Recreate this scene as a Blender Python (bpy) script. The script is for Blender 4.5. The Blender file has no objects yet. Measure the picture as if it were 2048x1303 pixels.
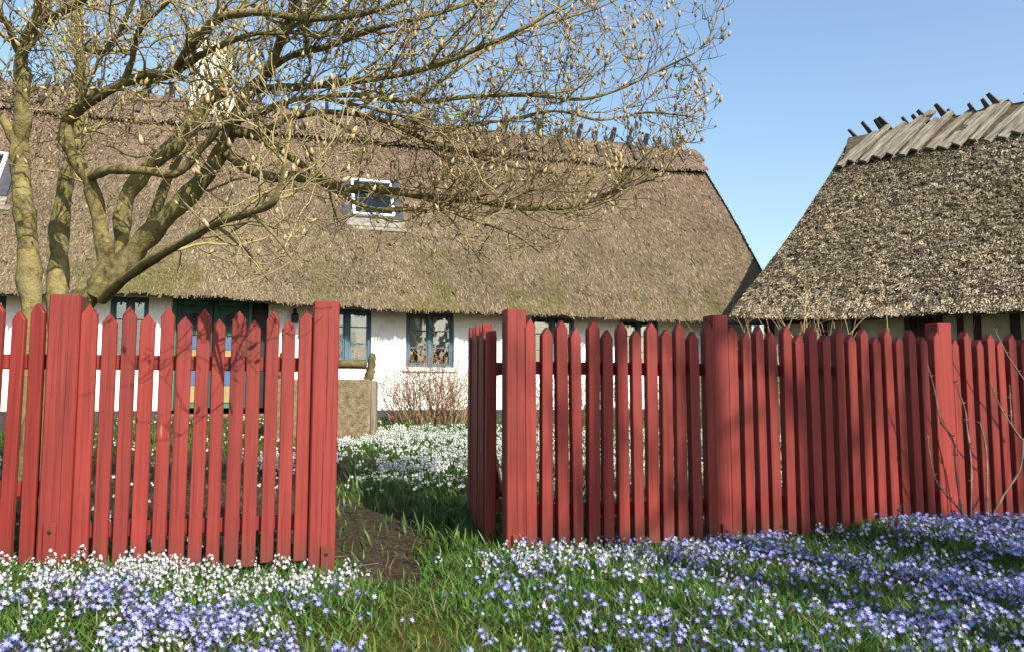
import bpy, bmesh, math, random
import numpy as np
from mathutils import Vector, Matrix

SEED = 7
random.seed(SEED)
rng = np.random.default_rng(SEED)
S = bpy.context.scene
COL = S.collection

# ------------------------------------------------------------------ camera, sky, sun, exposure
EYE = 0.84
PITCH = math.radians(5.3)
FPX = 1600.0                                   # focal length in pixels of a 2048 px wide picture
cam_d = bpy.data.cameras.new('camera')
cam_d.sensor_width = 36.0
cam_d.lens = 36.0 * FPX / 2048.0
cam_d.clip_start = 0.05
cam_d.clip_end = 2000.0
cam = bpy.data.objects.new('camera', cam_d)
COL.objects.link(cam)
cam.location = (0, 0, EYE)
cam.rotation_euler = (math.pi / 2 + PITCH, 0, 0)
S.camera = cam

SUN_EL = math.radians(36.0)
SUN_AZ = math.radians(37.0)                    # to the right of straight behind the camera
sun_to = Vector((math.sin(SUN_AZ) * math.cos(SUN_EL), -math.cos(SUN_AZ) * math.cos(SUN_EL), math.sin(SUN_EL)))
world = bpy.data.worlds.new('World')
S.world = world
world.use_nodes = True
wn = world.node_tree
wn.nodes.clear()
sky = wn.nodes.new('ShaderNodeTexSky')
sky.sky_type = 'NISHITA'
sky.sun_disc = False
sky.sun_elevation = SUN_EL
sky.sun_rotation = math.pi - SUN_AZ
sky.air_density = 1.4
sky.dust_density = 1.6
sky.ozone_density = 3.6
bg = wn.nodes.new('ShaderNodeBackground')
bg.inputs['Strength'].default_value = 0.122
wo = wn.nodes.new('ShaderNodeOutputWorld')
wn.links.new(sky.outputs[0], bg.inputs['Color'])
wn.links.new(bg.outputs[0], wo.inputs['Surface'])
sun_d = bpy.data.lights.new('sun', 'SUN')
sun_d.energy = 5.0
sun_d.angle = math.radians(0.53)
sun_d.color = (1.0, 0.93, 0.82)
sun = bpy.data.objects.new('sun', sun_d)
COL.objects.link(sun)
sun.rotation_euler = sun_to.to_track_quat('Z', 'Y').to_euler()
sun.location = (6, -8, 12)
vs = S.view_settings
vs.view_transform = 'Standard'
vs.look = 'None'
vs.gamma = 1.0
vs.use_curve_mapping = False
vs.exposure = 0.90
S.cycles.max_bounces = 6
S.cycles.transparent_max_bounces = 12

# ------------------------------------------------------------------ helpers
CAM = np.array([0, 0, EYE])
_R = np.array([1.0, 0, 0])
_U = np.array([0, -math.sin(PITCH), math.cos(PITCH)])
_F = np.array([0, math.cos(PITCH), math.sin(PITCH)])


def at(x, y, Y):
    """world point at depth Y for a direction measured in the photograph"""
    d = _R * (x - 1024) / FPX + _U * (651.5 - y) / FPX + _F
    return CAM + d * (Y / d[1])


FENCE = np.array([(-9.0, 3.5), (-3.6, 3.62), (-2.078, 3.72), (-0.955, 4.08), (0.011, 4.40), (1.202, 4.71), (2.784, 5.21), (5.0, 5.95), (12, 8.2)])


def fence_y(X):
    return np.interp(X, FENCE[:, 0], FENCE[:, 1])


def ground_z(X, Y):
    X = np.asarray(X, float)
    Y = np.asarray(Y, float)
    v = Y - fence_y(X)
    b = np.clip(v, 0, 9.2) * 0.056
    front = -np.clip(-v - 0.5, 0, 60) * 0.012
    left = np.clip(-X - 1.2, 0, 3) * 0.07 * np.clip(1 - np.abs(v) / 5, 0, 1)
    bump = 0.018 * np.sin(X * 2.1 + 0.7) * np.cos(Y * 1.7) + 0.012 * np.sin(X * 5.3 + Y * 3.1)
    rightbank = 0.07 * np.exp(-((X - 2.7) / 0.8) ** 2 - ((Y - 4.85) / 0.5) ** 2)
    dip = -0.035 * np.exp(-((X + 0.62) / 0.30) ** 2 - ((Y - 4.3) / 0.7) ** 2)
    return b + front + left + bump * np.clip(1 - np.abs(v) / 12, 0.0, 1) + rightbank + dip


def vnoise(x, y, s, seed=0):
    """smooth value noise 0..1"""
    r = np.random.default_rng(seed)
    g = r.random((64, 64))
    x = np.asarray(x) * s + 31.7
    y = np.asarray(y) * s + 17.3
    xi = np.floor(x).astype(int)
    yi = np.floor(y).astype(int)
    fx = x - xi
    fy = y - yi
    fx = fx * fx * (3 - 2 * fx)
    fy = fy * fy * (3 - 2 * fy)
    a = g[xi % 64, yi % 64]
    b = g[(xi + 1) % 64, yi % 64]
    c = g[xi % 64, (yi + 1) % 64]
    d = g[(xi + 1) % 64, (yi + 1) % 64]
    return (a * (1 - fx) + b * fx) * (1 - fy) + (c * (1 - fx) + d * fx) * fy


def mesh_np(name, V, F, mat, col=None, smooth=False):
    V = np.ascontiguousarray(V, dtype=np.float32)
    F = np.ascontiguousarray(F, dtype=np.int32)
    me = bpy.data.meshes.new(name)
    n, k = F.shape
    me.vertices.add(len(V))
    me.vertices.foreach_set('co', V.ravel())
    me.loops.add(n * k)
    me.loops.foreach_set('vertex_index', F.ravel())
    me.polygons.add(n)
    me.polygons.foreach_set('loop_start', np.arange(0, n * k, k, dtype=np.int32))
    if smooth:
        me.polygons.foreach_set('use_smooth', np.ones(n, dtype=bool))
    if col is not None:
        a = me.color_attributes.new('Col', 'FLOAT_COLOR', 'POINT')
        c = np.ones((len(V), 4), dtype=np.float32)
        c[:, :3] = col
        a.data.foreach_set('color', c.ravel())
    me.update(calc_edges=True)
    if mat:
        me.materials.append(mat)
    return me


def mesh_py(name, V, F, mat, smooth=False):
    me = bpy.data.meshes.new(name)
    me.from_pydata([tuple(map(float, v)) for v in V], [], F)
    if smooth:
        for p in me.polygons:
            p.use_smooth = True
    me.update()
    if mat:
        me.materials.append(mat)
    return me


def obj(name, me, parent=None, loc=None, rot=None):
    o = bpy.data.objects.new(name, me)
    COL.objects.link(o)
    if parent is not None:
        o.parent = parent
    if loc is not None:
        o.location = loc
    if rot is not None:
        o.rotation_euler = rot
    return o


def tag(o, label=None, cat=None, group=None, kind=None):
    if label:
        o['label'] = label
    if cat:
        o['category'] = cat
    if group:
        o['group'] = group
    if kind:
        o['kind'] = kind
    return o


def empty(name, loc, rz=0.0):
    o = bpy.data.objects.new(name, None)
    o.empty_display_size = 0.1
    COL.objects.link(o)
    o.location = loc
    o.rotation_euler = (0, 0, rz)
    return o


def boxes(name, L, mat, bev=0.0, jitter=0.0):
    """one mesh of (x0,x1,y0,y1,z0,z1) boxes with chamfered edges"""
    bm = bmesh.new()
    for b in L:
        x0, x1, y0, y1, z0, z1 = b
        r = bmesh.ops.create_cube(bm, size=1.0)
        for v in r['verts']:
            v.co = Vector(((x0 + x1) / 2 + v.co.x * (x1 - x0), (y0 + y1) / 2 + v.co.y * (y1 - y0), (z0 + z1) / 2 + v.co.z * (z1 - z0)))
            if jitter:
                v.co += Vector((random.uniform(-1, 1), random.uniform(-1, 1), random.uniform(-1, 1))) * jitter
    if bev:
        bmesh.ops.bevel(bm, geom=list(bm.edges), offset=bev, segments=1, affect='EDGES', profile=0.5)
    me = bpy.data.meshes.new(name)
    bm.to_mesh(me)
    bm.free()
    if mat:
        me.materials.append(mat)
    return me


def catmull(P, n):
    P = np.asarray(P, float)
    Q = np.vstack([2 * P[0] - P[1], P, 2 * P[-1] - P[-2]])
    out = []
    for i in range(len(P) - 1):
        p0, p1, p2, p3 = Q[i:i + 4]
        for t in np.linspace(0, 1, n, endpoint=False):
            out.append(0.5 * ((2 * p1) + (-p0 + p2) * t + (2 * p0 - 5 * p1 + 4 * p2 - p3) * t * t + (-p0 + 3 * p1 - 3 * p2 + p3) * t ** 3))
    out.append(P[-1])
    return np.array(out)


def tube(P, R, k=8, bumpy=0.0, cap=True):
    P = np.asarray(P, float)
    R = np.asarray(R, float)
    n = len(P)
    T = np.gradient(P, axis=0)
    T /= np.linalg.norm(T, axis=1)[:, None] + 1e-9
    ref = np.array([0.3, 0.2, 0.93]) if abs(T[0][2]) < 0.85 else np.array([1.0, 0.1, 0])
    A = np.cross(T, ref)
    A /= np.linalg.norm(A, axis=1)[:, None] + 1e-9
    B = np.cross(T, A)
    an = np.arange(k) * 2 * math.pi / k
    rr = R[:, None] * (1 + (rng.random((n, k)) - 0.5) * bumpy)
    V = P[:, None, :] + rr[..., None] * (np.cos(an)[None, :, None] * A[:, None, :] + np.sin(an)[None, :, None] * B[:, None, :])
    V = V.reshape(-1, 3)
    i = np.arange(n - 1)[:, None]
    j = np.arange(k)[None, :]
    F = np.stack([i * k + j, i * k + (j + 1) % k, (i + 1) * k + (j + 1) % k, (i + 1) * k + j], -1).reshape(-1, 4)
    if cap:
        V = np.vstack([V, P[-1] + T[-1] * R[-1] * 0.4])
        t = len(V) - 1
        e = (n - 1) * k
        F = np.vstack([F, [[e + q, e + (q + 1) % k, t, t] for q in range(k)]])
    return V, F


class Acc:
    """collects geometry of one object"""

    def __init__(s):
        s.V, s.F, s.C, s.n = [], [], [], 0

    def add(s, V, F, c=None):
        V = np.asarray(V, float)
        s.V.append(V)
        s.F.append(np.asarray(F, int) + s.n)
        if c is not None:
            c = np.asarray(c, float)
            s.C.append(np.broadcast_to(c, (len(V), 3)))
        s.n += len(V)

    def mesh(s, name, mat, smooth=False):
        F = np.vstack(s.F)
        V = np.vstack(s.V)
        C = np.vstack(s.C) if s.C else None
        if F.shape[1] == 4 and np.any(F[:, 2] == F[:, 3]):
            me = bpy.data.meshes.new(name)
            me.from_pydata(V.tolist(), [], [f[:3].tolist() if f[2] == f[3] else f.tolist() for f in F])
            if smooth:
                me.polygons.foreach_set('use_smooth', np.ones(len(me.polygons), dtype=bool))
            if C is not None:
                a = me.color_attributes.new('Col', 'FLOAT_COLOR', 'POINT')
                c = np.ones((len(V), 4), dtype=np.float32)
                c[:, :3] = C
                a.data.foreach_set('color', c.ravel())
            me.update()
            me.materials.append(mat)
            return me
        return mesh_np(name, V, F, mat, C, smooth)


def scatter(TV, TF, TC, pos, rz, sc, tilt=None, tdir=None, cmul=None):
    """copies of a template at many places, as one set of arrays"""
    N = len(pos)
    TV = np.asarray(TV, float)
    c, s = np.cos(rz)[:, None], np.sin(rz)[:, None]
    x = TV[None, :, 0] * c - TV[None, :, 1] * s
    y = TV[None, :, 0] * s + TV[None, :, 1] * c
    z = np.broadcast_to(TV[None, :, 2], x.shape).copy()
    if tilt is not None:
        x = x + z * (tilt * np.cos(tdir))[:, None]
        y = y + z * (tilt * np.sin(tdir))[:, None]
    W = np.stack([x, y, z], -1) * np.asarray(sc)[:, None, None] + pos[:, None, :]
    TF = np.asarray(TF)
    F = TF[None] + (np.arange(N) * len(TV))[:, None, None]
    C = np.broadcast_to(np.asarray(TC, float)[None], (N, len(TV), 3))
    if cmul is not None:
        C = C * cmul[:, None, :]
    return W.reshape(-1, 3), F.reshape(-1, TF.shape[1]), C.reshape(-1, 3)


# ------------------------------------------------------------------ materials
def nodes(name):
    m = bpy.data.materials.new(name)
    m.use_nodes = True
    nt = m.node_tree
    return m, nt, nt.nodes['Principled BSDF'], nt.nodes, nt.links


def ramp(N, L, src, stops):
    r = N.new('ShaderNodeValToRGB')
    els = r.color_ramp.elements
    while len(els) < len(stops):
        els.new(0.5)
    for e, (p, c) in zip(els, stops):
        e.position = p
        e.color = (*c, 1)
    L.new(src, r.inputs[0])
    return r


def coords(N, L, rnd=True, scale=(1, 1, 1)):
    tc = N.new('ShaderNodeTexCoord')
    mp = N.new('ShaderNodeMapping')
    mp.inputs['Scale'].default_value = scale
    L.new(tc.outputs['Object'], mp.inputs['Vector'])
    if rnd:
        oi = N.new('ShaderNodeObjectInfo')
        mu = N.new('ShaderNodeVectorMath')
        mu.operation = 'SCALE'
        cb = N.new('ShaderNodeCombineXYZ')
        for i in range(3):
            L.new(oi.outputs['Random'], cb.inputs[i])
        L.new(cb.outputs[0], mu.inputs[0])
        mu.inputs['Scale'].default_value = 37.0
        L.new(mu.outputs[0], mp.inputs['Location'])
    return mp.outputs[0]


def noise(N, L, vec, scale, detail=5, rough=0.6):
    n = N.new('ShaderNodeTexNoise')
    n.inputs['Scale'].default_value = scale
    n.inputs['Detail'].default_value = detail
    n.inputs['Roughness'].default_value = rough
    L.new(vec, n.inputs['Vector'])
    return n.outputs['Fac']


def bump(N, L, bsdf, src, strength, dist):
    b = N.new('ShaderNodeBump')
    b.inputs['Strength'].default_value = strength
    b.inputs['Distance'].default_value = dist
    L.new(src, b.inputs['Height'])
    L.new(b.outputs[0], bsdf.inputs['Normal'])
    return b


def mix(N, L, fac, a, b, mode='MIX'):
    m = N.new('ShaderNodeMix')
    m.data_type = 'RGBA'
    m.blend_type = mode
    if isinstance(fac, (int, float)):
        m.inputs[0].default_value = fac
    else:
        L.new(fac, m.inputs[0])
    for s, v in ((6, a), (7, b)):
        if isinstance(v, tuple):
            m.inputs[s].default_value = (*v, 1)
        else:
            L.new(v, m.inputs[s])
    return m.outputs[2]


def mat_noise(name, stops, scale=8, rough=0.8, bumps=0.3, dist=0.01, sc3=(1, 1, 1), rnd=True, detail=6, spec=0.3, k=0.62):
    m, nt, b, N, L = nodes(name)
    stops = [(p_, tuple(k * q_ for q_ in c_)) for p_, c_ in stops]
    v = coords(N, L, rnd, sc3)
    f = noise(N, L, v, scale, detail)
    L.new(ramp(N, L, f, stops).outputs[0], b.inputs['Base Color'])
    b.inputs['Roughness'].default_value = rough
    b.inputs['Specular IOR Level'].default_value = spec
    if bumps:
        bump(N, L, b, noise(N, L, v, scale * 3, 5), bumps, dist)
    return m


def mat_red():
    m, nt, b, N, L = nodes('red_paint')
    v = coords(N, L)
    grain = coords(N, L, True, (60, 60, 1.6))
    big = noise(N, L, v, 2.2, 4)
    g = noise(N, L, grain, 1.0, 6, 0.65)
    c = ramp(N, L, big, [(0.25, (0.152, 0.0170, 0.0125)), (0.75, (0.222, 0.0275, 0.0200))]).outputs[0]
    c = mix(N, L, ramp(N, L, g, [(0.32, (0.0, 0.0, 0.0)), (0.56, (1, 1, 1))]).outputs[0], (0.112, 0.0120, 0.0095), c)
    oi = N.new('ShaderNodeObjectInfo')
    hv = N.new('ShaderNodeHueSaturation')
    mr = N.new('ShaderNodeMapRange')
    mr.inputs['To Min'].default_value = 0.82
    mr.inputs['To Max'].default_value = 1.12
    L.new(oi.outputs['Random'], mr.inputs[0])
    L.new(mr.outputs[0], hv.inputs['Value'])
    L.new(c, hv.inputs['Color'])
    # small spots where the paint has worn to pale wood, and darker knots
    wv = coords(N, L, True, (20, 20, 2.6))
    w = noise(N, L, wv, 1.7, 3)
    c2 = mix(N, L, ramp(N, L, w, [(0.735, (0, 0, 0)), (0.755, (0.5, 0.5, 0.5))]).outputs[0], hv.outputs[0], (0.38, 0.15, 0.10))
    kn = noise(N, L, coords(N, L, True, (9, 9, 6)), 1.5, 2)
    c3 = mix(N, L, ramp(N, L, kn, [(0.69, (0, 0, 0)), (0.76, (0.6, 0.6, 0.6))]).outputs[0], c2, (0.11, 0.014, 0.012))
    # earth splashed on the foot of the wood
    tc = N.new('ShaderNodeTexCoord')
    sx = N.new('ShaderNodeSeparateXYZ')
    L.new(tc.outputs['Object'], sx.inputs[0])
    ad = N.new('ShaderNodeMath')
    ad.operation = 'MULTIPLY_ADD'
    L.new(noise(N, L, v, 14, 4), ad.inputs[0])
    ad.inputs[1].default_value = 0.16
    L.new(sx.outputs[2], ad.inputs[2])
    c4 = mix(N, L, ramp(N, L, ad.outputs[0], [(0.10, (0.65, 0.65, 0.65)), (0.24, (0, 0, 0))]).outputs[0], c3, (0.075, 0.03, 0.02))
    L.new(c4, b.inputs['Base Color'])
    b.inputs['Roughness'].default_value = 0.62
    b.inputs['Specular IOR Level'].default_value = 0.3
    bump(N, L, b, g, 0.35, 0.004)
    return m


def mat_attr(name, rough=0.6, trans=0.0, spec=0.25, k=0.65):
    m, nt, b, N, L = nodes(name)
    a = N.new('ShaderNodeVertexColor')
    a.layer_name = 'Col'
    col_ = mix(N, L, 1.0, a.outputs['Color'], (k, k, k), 'MULTIPLY')
    L.new(col_, b.inputs['Base Color'])
    b.inputs['Roughness'].default_value = rough
    b.inputs['Specular IOR Level'].default_value = spec
    if trans:
        t = N.new('ShaderNodeBsdfTranslucent')
        L.new(col_, t.inputs['Color'])
        mx = N.new('ShaderNodeMixShader')
        mx.inputs[0].default_value = trans
        L.new(b.outputs[0], mx.inputs[1])
        L.new(t.outputs[0], mx.inputs[2])
        L.new(mx.outputs[0], N['Material Output'].inputs['Surface'])
    return m


def mat_bark():
    m, nt, b, N, L = nodes('lichened_bark')
    v = coords(N, L, False)
    c = ramp(N, L, noise(N, L, v, 9, 7, 0.65), [(0.28, (0.060, 0.048, 0.024)), (0.46, (0.205, 0.168, 0.072)), (0.72, (0.33, 0.275, 0.125))]).outputs[0]
    l1 = ramp(N, L, noise(N, L, v, 17, 6, 0.7), [(0.53, (0, 0, 0)), (0.64, (0.8, 0.8, 0.8))]).outputs[0]
    c = mix(N, L, l1, c, (0.33, 0.275, 0.07))
    l2 = ramp(N, L, noise(N, L, v, 31, 4), [(0.60, (0, 0, 0)), (0.66, (0.75, 0.75, 0.75))]).outputs[0]
    c = mix(N, L, l2, c, (0.23, 0.235, 0.17))
    l3 = ramp(N, L, noise(N, L, v, 4.5, 4), [(0.55, (0, 0, 0)), (0.70, (0.7, 0.7, 0.7))]).outputs[0]
    c = mix(N, L, l3, c, (0.115, 0.12, 0.024))
    L.new(c, b.inputs['Base Color'])
    b.inputs['Roughness'].default_value = 0.9
    b.inputs['Specular IOR Level'].default_value = 0.15
    bump(N, L, b, noise(N, L, v, 38, 7, 0.75), 1.0, 0.022)
    return m


def mat_ground():
    m, nt, b, N, L = nodes('earth_and_moss')
    tc = N.new('ShaderNodeTexCoord')
    v = tc.outputs['Object']
    soil = ramp(N, L, noise(N, L, v, 22, 8, 0.7), [(0.3, (0.022, 0.015, 0.010)), (0.52, (0.050, 0.036, 0.025)), (0.72, (0.095, 0.070, 0.048))]).outputs[0]
    moss = ramp(N, L, noise(N, L, v, 30, 6, 0.7), [(0.3, (0.028, 0.034, 0.008)), (0.55, (0.080, 0.080, 0.016)), (0.75, (0.15, 0.13, 0.030))]).outputs[0]
    a = N.new('ShaderNodeVertexColor')
    a.layer_name = 'Col'
    sx = N.new('ShaderNodeSeparateColor')
    L.new(a.outputs['Color'], sx.inputs[0])
    ad = N.new('ShaderNodeMath')
    ad.operation = 'MULTIPLY_ADD'
    L.new(noise(N, L, v, 6, 6, 0.7), ad.inputs[0])
    ad.inputs[1].default_value = 1.3
    L.new(sx.outputs[0], ad.inputs[2])
    f = ramp(N, L, ad.outputs[0], [(0.98, (0, 0, 0)), (1.28, (1, 1, 1))]).outputs[0]
    L.new(mix(N, L, f, moss, soil), b.inputs['Base Color'])
    b.inputs['Roughness'].default_value = 0.95
    b.inputs['Specular IOR Level'].default_value = 0.1
    bump(N, L, b, noise(N, L, v, 50, 8, 0.75), 0.8, 0.03)
    return m


def mat_glass():
    m, nt, b, N, L = nodes('window_glass')
    g = N.new('ShaderNodeBsdfGlossy')
    g.inputs['Roughness'].default_value = 0.02
    g.inputs['Color'].default_value = (0.95, 0.97, 1, 1)
    t = N.new('ShaderNodeBsdfTransparent')
    t.inputs['Color'].default_value = (0.86, 0.90, 0.90, 1)
    fr = N.new('ShaderNodeFresnel')
    fr.inputs['IOR'].default_value = 2.1
    mx = N.new('ShaderNodeMixShader')
    L.new(fr.outputs[0], mx.inputs[0])
    L.new(t.outputs[0], mx.inputs[1])
    L.new(g.outputs[0], mx.inputs[2])
    L.new(mx.outputs[0], N['Material Output'].inputs['Surface'])
    bb = N.new('ShaderNodeBump')
    bb.inputs['Strength'].default_value = 0.12
    bb.inputs['Distance'].default_value = 0.02
    L.new(noise(N, L, coords(N, L), 3.0, 2), bb.inputs['Height'])
    L.new(bb.outputs[0], g.inputs['Normal'])
    return m


RED = mat_red()
BARK = mat_bark()
GROUND = mat_ground()
GLASS = mat_glass()
LEAF = mat_attr('grass_leaf', 0.45, 0.35, 0.35, 0.80)
PETAL = mat_attr('petal', 0.6, 0.25, 0.2, 0.66)
STRAW = mat_attr('thatch_straw', 0.85, 0.0, 0.15)
TWIG = mat_attr('twig_bark', 0.8, 0.0, 0.2, 1.0)
BUD = mat_attr('bud_fur', 0.9, 0.15, 0.1, 0.95)
DRY = mat_attr('dry_stalk', 0.8, 0.1, 0.2, 0.72)
LIME = mat_noise('limewash', [(0.30, (0.62, 0.60, 0.56)), (0.48, (0.80, 0.79, 0.76)), (0.7, (0.84, 0.83, 0.80))], 2.3, 0.9, 0.6, 0.03, rnd=False, k=1.0)
CHIM = mat_noise('chimney_plaster', [(0.3, (0.45, 0.42, 0.36)), (0.6, (0.74, 0.71, 0.64))], 5, 0.9, 0.6, 0.03, rnd=False, k=0.9)
TAR = mat_noise('tarred_plinth', [(0.3, (0.03, 0.03, 0.032)), (0.7, (0.07, 0.068, 0.07))], 6, 0.7, 0.4, rnd=False)
TEAL = mat_noise('blue_green_paint', [(0.3, (0.075, 0.15, 0.205)), (0.7, (0.115, 0.215, 0.28))], 7, 0.5, 0.2, 0.003)
DOORG = mat_noise('door_green_paint', [(0.3, (0.050, 0.20, 0.10)), (0.7, (0.085, 0.29, 0.15))], 7, 0.5, 0.15, 0.003)
DOORT = mat_noise('door_teal_paint', [(0.3, (0.020, 0.075, 0.080)), (0.7, (0.032, 0.11, 0.115))], 7, 0.5, 0.15, 0.003)
DOORB = mat_noise('door_blue_paint', [(0.3, (0.10, 0.20, 0.42)), (0.7, (0.16, 0.29, 0.52))], 9, 0.5, 0.1, 0.003, k=0.42)
DOORY = mat_noise('door_yellow_paint', [(0.3, (0.55, 0.42, 0.13)), (0.7, (0.68, 0.58, 0.28))], 9, 0.5, 0.1, 0.003, k=0.42)
WHITEP = mat_noise('white_paint', [(0.3, (0.68, 0.68, 0.66)), (0.7, (0.80, 0.80, 0.78))], 9, 0.5, 0.1, 0.003, k=1.0)
PALE_SHEET = mat_noise('pale_reflection_sheet', [(0.3, (0.60, 0.60, 0.60)), (0.7, (0.76, 0.76, 0.75))], 12, 0.9, 0.3, 0.01, k=1.0)  # pale sheet whose whiteness stands for sky reflected in the panes
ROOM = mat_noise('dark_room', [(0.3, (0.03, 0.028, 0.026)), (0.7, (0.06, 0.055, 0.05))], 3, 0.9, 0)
LEAD = mat_noise('lead_flashing', [(0.3, (0.05, 0.05, 0.056)), (0.7, (0.10, 0.10, 0.11))], 6, 0.55, 0.2, 0.005)
OAK = mat_noise('weathered_oak', [(0.25, (0.10, 0.085, 0.065)), (0.5, (0.27, 0.24, 0.19)), (0.75, (0.52, 0.48, 0.40))], 1.3, 0.85, 0.8, 0.012, (10, 10, 2.0))
OAKB = mat_noise('bleached_oak', [(0.25, (0.07, 0.055, 0.038)), (0.5, (0.29, 0.25, 0.19)), (0.75, (0.58, 0.53, 0.43))], 1.6, 0.9, 1.0, 0.02, (12, 12, 1.6), k=0.72)
OAKD = mat_noise('dark_oak', [(0.3, (0.045, 0.038, 0.030)), (0.7, (0.13, 0.11, 0.085))], 1.3, 0.85, 0.8, 0.012, (10, 10, 2.0))
TIMBER = mat_noise('red_brown_timber', [(0.3, (0.030, 0.014, 0.012)), (0.7, (0.075, 0.030, 0.024))], 3, 0.8, 0.5, 0.01)
PANEL = mat_noise('cream_infill', [(0.3, (0.36, 0.33, 0.24)), (0.7, (0.56, 0.52, 0.40))], 4, 0.9, 0.5, 0.02)
CONC = mat_noise('pebbly_concrete', [(0.30, (0.12, 0.085, 0.045)), (0.48, (0.27, 0.205, 0.115)), (0.62, (0.37, 0.29, 0.17)), (0.78, (0.48, 0.42, 0.30))], 16, 0.95, 0.9, 0.02, rnd=False, detail=8)
LOG = mat_noise('mossy_log', [(0.3, (0.04, 0.03, 0.018)), (0.5, (0.14, 0.115, 0.05)), (0.7, (0.24, 0.21, 0.085))], 7, 0.95, 0.7, 0.02, rnd=False)
BRICKM = mat_noise('brick', [(0.3, (0.26, 0.13, 0.09)), (0.7, (0.42, 0.24, 0.18))], 5, 0.9, 0.5, 0.01)
BLACK = mat_noise('black_iron', [(0.3, (0.015, 0.014, 0.014)), (0.7, (0.035, 0.032, 0.03))], 9, 0.5, 0.1, 0.002)
CRACK = mat_noise('crack_shadow', [(0.3, (0.030, 0.006, 0.005)), (0.7, (0.055, 0.010, 0.008))], 9, 0.9, 0)
UNDER = mat_noise('thatch_body', [(0.3, (0.055, 0.040, 0.025)), (0.55, (0.15, 0.11, 0.07)), (0.75, (0.23, 0.175, 0.115))], 9, 0.95, 0.8, 0.04, rnd=False, detail=8)
POT = mat_noise('glazed_pot', [(0.3, (0.70, 0.70, 0.68)), (0.7, (0.8, 0.8, 0.78))], 5, 0.3, 0, k=1.0)

# ------------------------------------------------------------------ ground
gx = np.concatenate([np.linspace(-400, -12, 20), np.linspace(-11.5, -4.2, 20), np.linspace(-4, 5, 190), np.linspace(5.2, 14, 24), np.linspace(15, 400, 20)])
gy = np.concatenate([np.linspace(-300, -3, 20), np.linspace(-2.6, 1.8, 12), np.linspace(2, 7.5, 130), np.linspace(7.6, 19, 60), np.linspace(20, 500, 24)])
GX, GY = np.meshgrid(gx, gy)
GZ = ground_z(GX, GY)


def soil_mask(X, Y):
    """1 on bare earth (the trodden path through the gate and the beds behind the fence)"""
    X = np.asarray(X, float)
    Y = np.asarray(Y, float)
    v = Y - fence_y(X)
    c = np.where(Y < 4.2, -0.62 + (4.2 - Y) * 0.10, -0.62 - (Y - 4.2) * 0.36)
    hw = 0.33 + np.clip(Y - 4.2, 0, 2) * 0.20
    p = np.clip(1.4 - np.abs(X - c) / hw, 0, 1) * np.clip((Y - 3.62) / 0.25, 0, 1) * np.clip((5.75 - Y) / 0.5, 0, 1)
    bed = np.clip((v - 0.35) / 0.3, 0, 1) * np.clip((-0.95 - X) / 0.3, 0, 1) * np.clip((9.0 - Y) / 1.0, 0, 1)
    bed = bed * np.clip(1 - np.clip((6.0 - Y), 0, 1) * 0 - np.clip((X + 1.6) / 0.5, 0, 1) * np.clip((Y - 5.6) / 0.4, 0, 1), 0, 1)
    bed2 = np.clip((v - 7.2) / 0.8, 0, 1) * 0.6
    return np.clip(np.maximum(np.maximum(p, bed), bed2), 0, 1)


SM = soil_mask(GX, GY)
ny, nx = GX.shape
ii, jj = np.meshgrid(np.arange(ny - 1), np.arange(nx - 1), indexing='ij')
GF = np.stack([ii * nx + jj, ii * nx + jj + 1, (ii + 1) * nx + jj + 1, (ii + 1) * nx + jj], -1).reshape(-1, 4)
gcol = np.repeat(SM.reshape(-1, 1), 3, 1)
tag(obj('ground', mesh_np('ground', np.stack([GX, GY, GZ], -1).reshape(-1, 3), GF, GROUND, gcol, True)), 'mossy garden ground with a bare earth path through the gate', kind='structure')

# ------------------------------------------------------------------ thatch
def blades_on(P, D, Nn, L, Wd, lift, C):
    """flat reed ends: P roots, D down-slope direction, Nn normals (all (N,3)); one quad each"""
    N = len(P)
    side = np.cross(D, Nn)
    a = (rng.random(N) - 0.5) * 0.8
    D2 = D * np.cos(a)[:, None] + side * np.sin(a)[:, None]
    s2 = np.cross(D2, Nn)
    tip = P + D2 * L[:, None] + Nn * lift[:, None]
    w = s2 * (Wd / 2)[:, None]
    V = np.stack([P - w * 0.7, P + w * 0.7, tip + w, tip - w], 1).reshape(-1, 3)
    F = np.arange(N * 4).reshape(-1, 4)
    return V, F, np.repeat(C, 4, 0)


def house_profile(t):
    """eave height along the house: slightly lifted over the door"""
    return np.interp(t, [-9, -0.06, 1.65, 2.99, 3.66, 4.34, 5.04, 6.5, 8.46, 12.84, 15.2], [2.66, 2.67, 2.685, 2.735, 2.70, 2.655, 2.617, 2.594, 2.565, 2.558, 2.575])


HOUSE_ANG = math.radians(17)
house = empty('thatched_cottage', (-8.32, 13.0, 0.0), HOUSE_ANG)
tag(house, 'long whitewashed cottage with a brown thatched roof and blue-green windows', 'house')
T0, T1 = -9.0, 14.92
RW, RZ = 3.4, 7.30                              # ridge: distance behind the eave line, height


def roof_point(t, s, side=1):
    """outer skin of the cottage roof; s 0 at the eave, 1 at the ridge; side -1 is the rear slope"""
    t = np.asarray(t, float)
    s = np.asarray(s, float)
    z0 = house_profile(t) + 0.10
    w = -0.03 + (RW + 0.03) * s
    z = z0 + (RZ - z0) * s - 0.10 * np.sin(np.pi * s)
    z = z - 0.16 * np.clip(s - 0.93, 0, 1) ** 2 * 50 * 0.2
    z = z - 0.07 * np.clip(0.06 - s, 0, 1) / 0.06
    und = (vnoise(t, s * 5, 0.8, 3) - 0.5) * 0.10
    z = z + und
    if side < 0:
        w = 2 * RW - w
    # verge bows out slightly half-way up
    return np.stack([t, w, z], -1)


def verge(s):
    return T1 - 0.20 + 0.22 * np.sin(np.pi * np.clip(s, 0, 1) ** 0.8)


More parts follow.
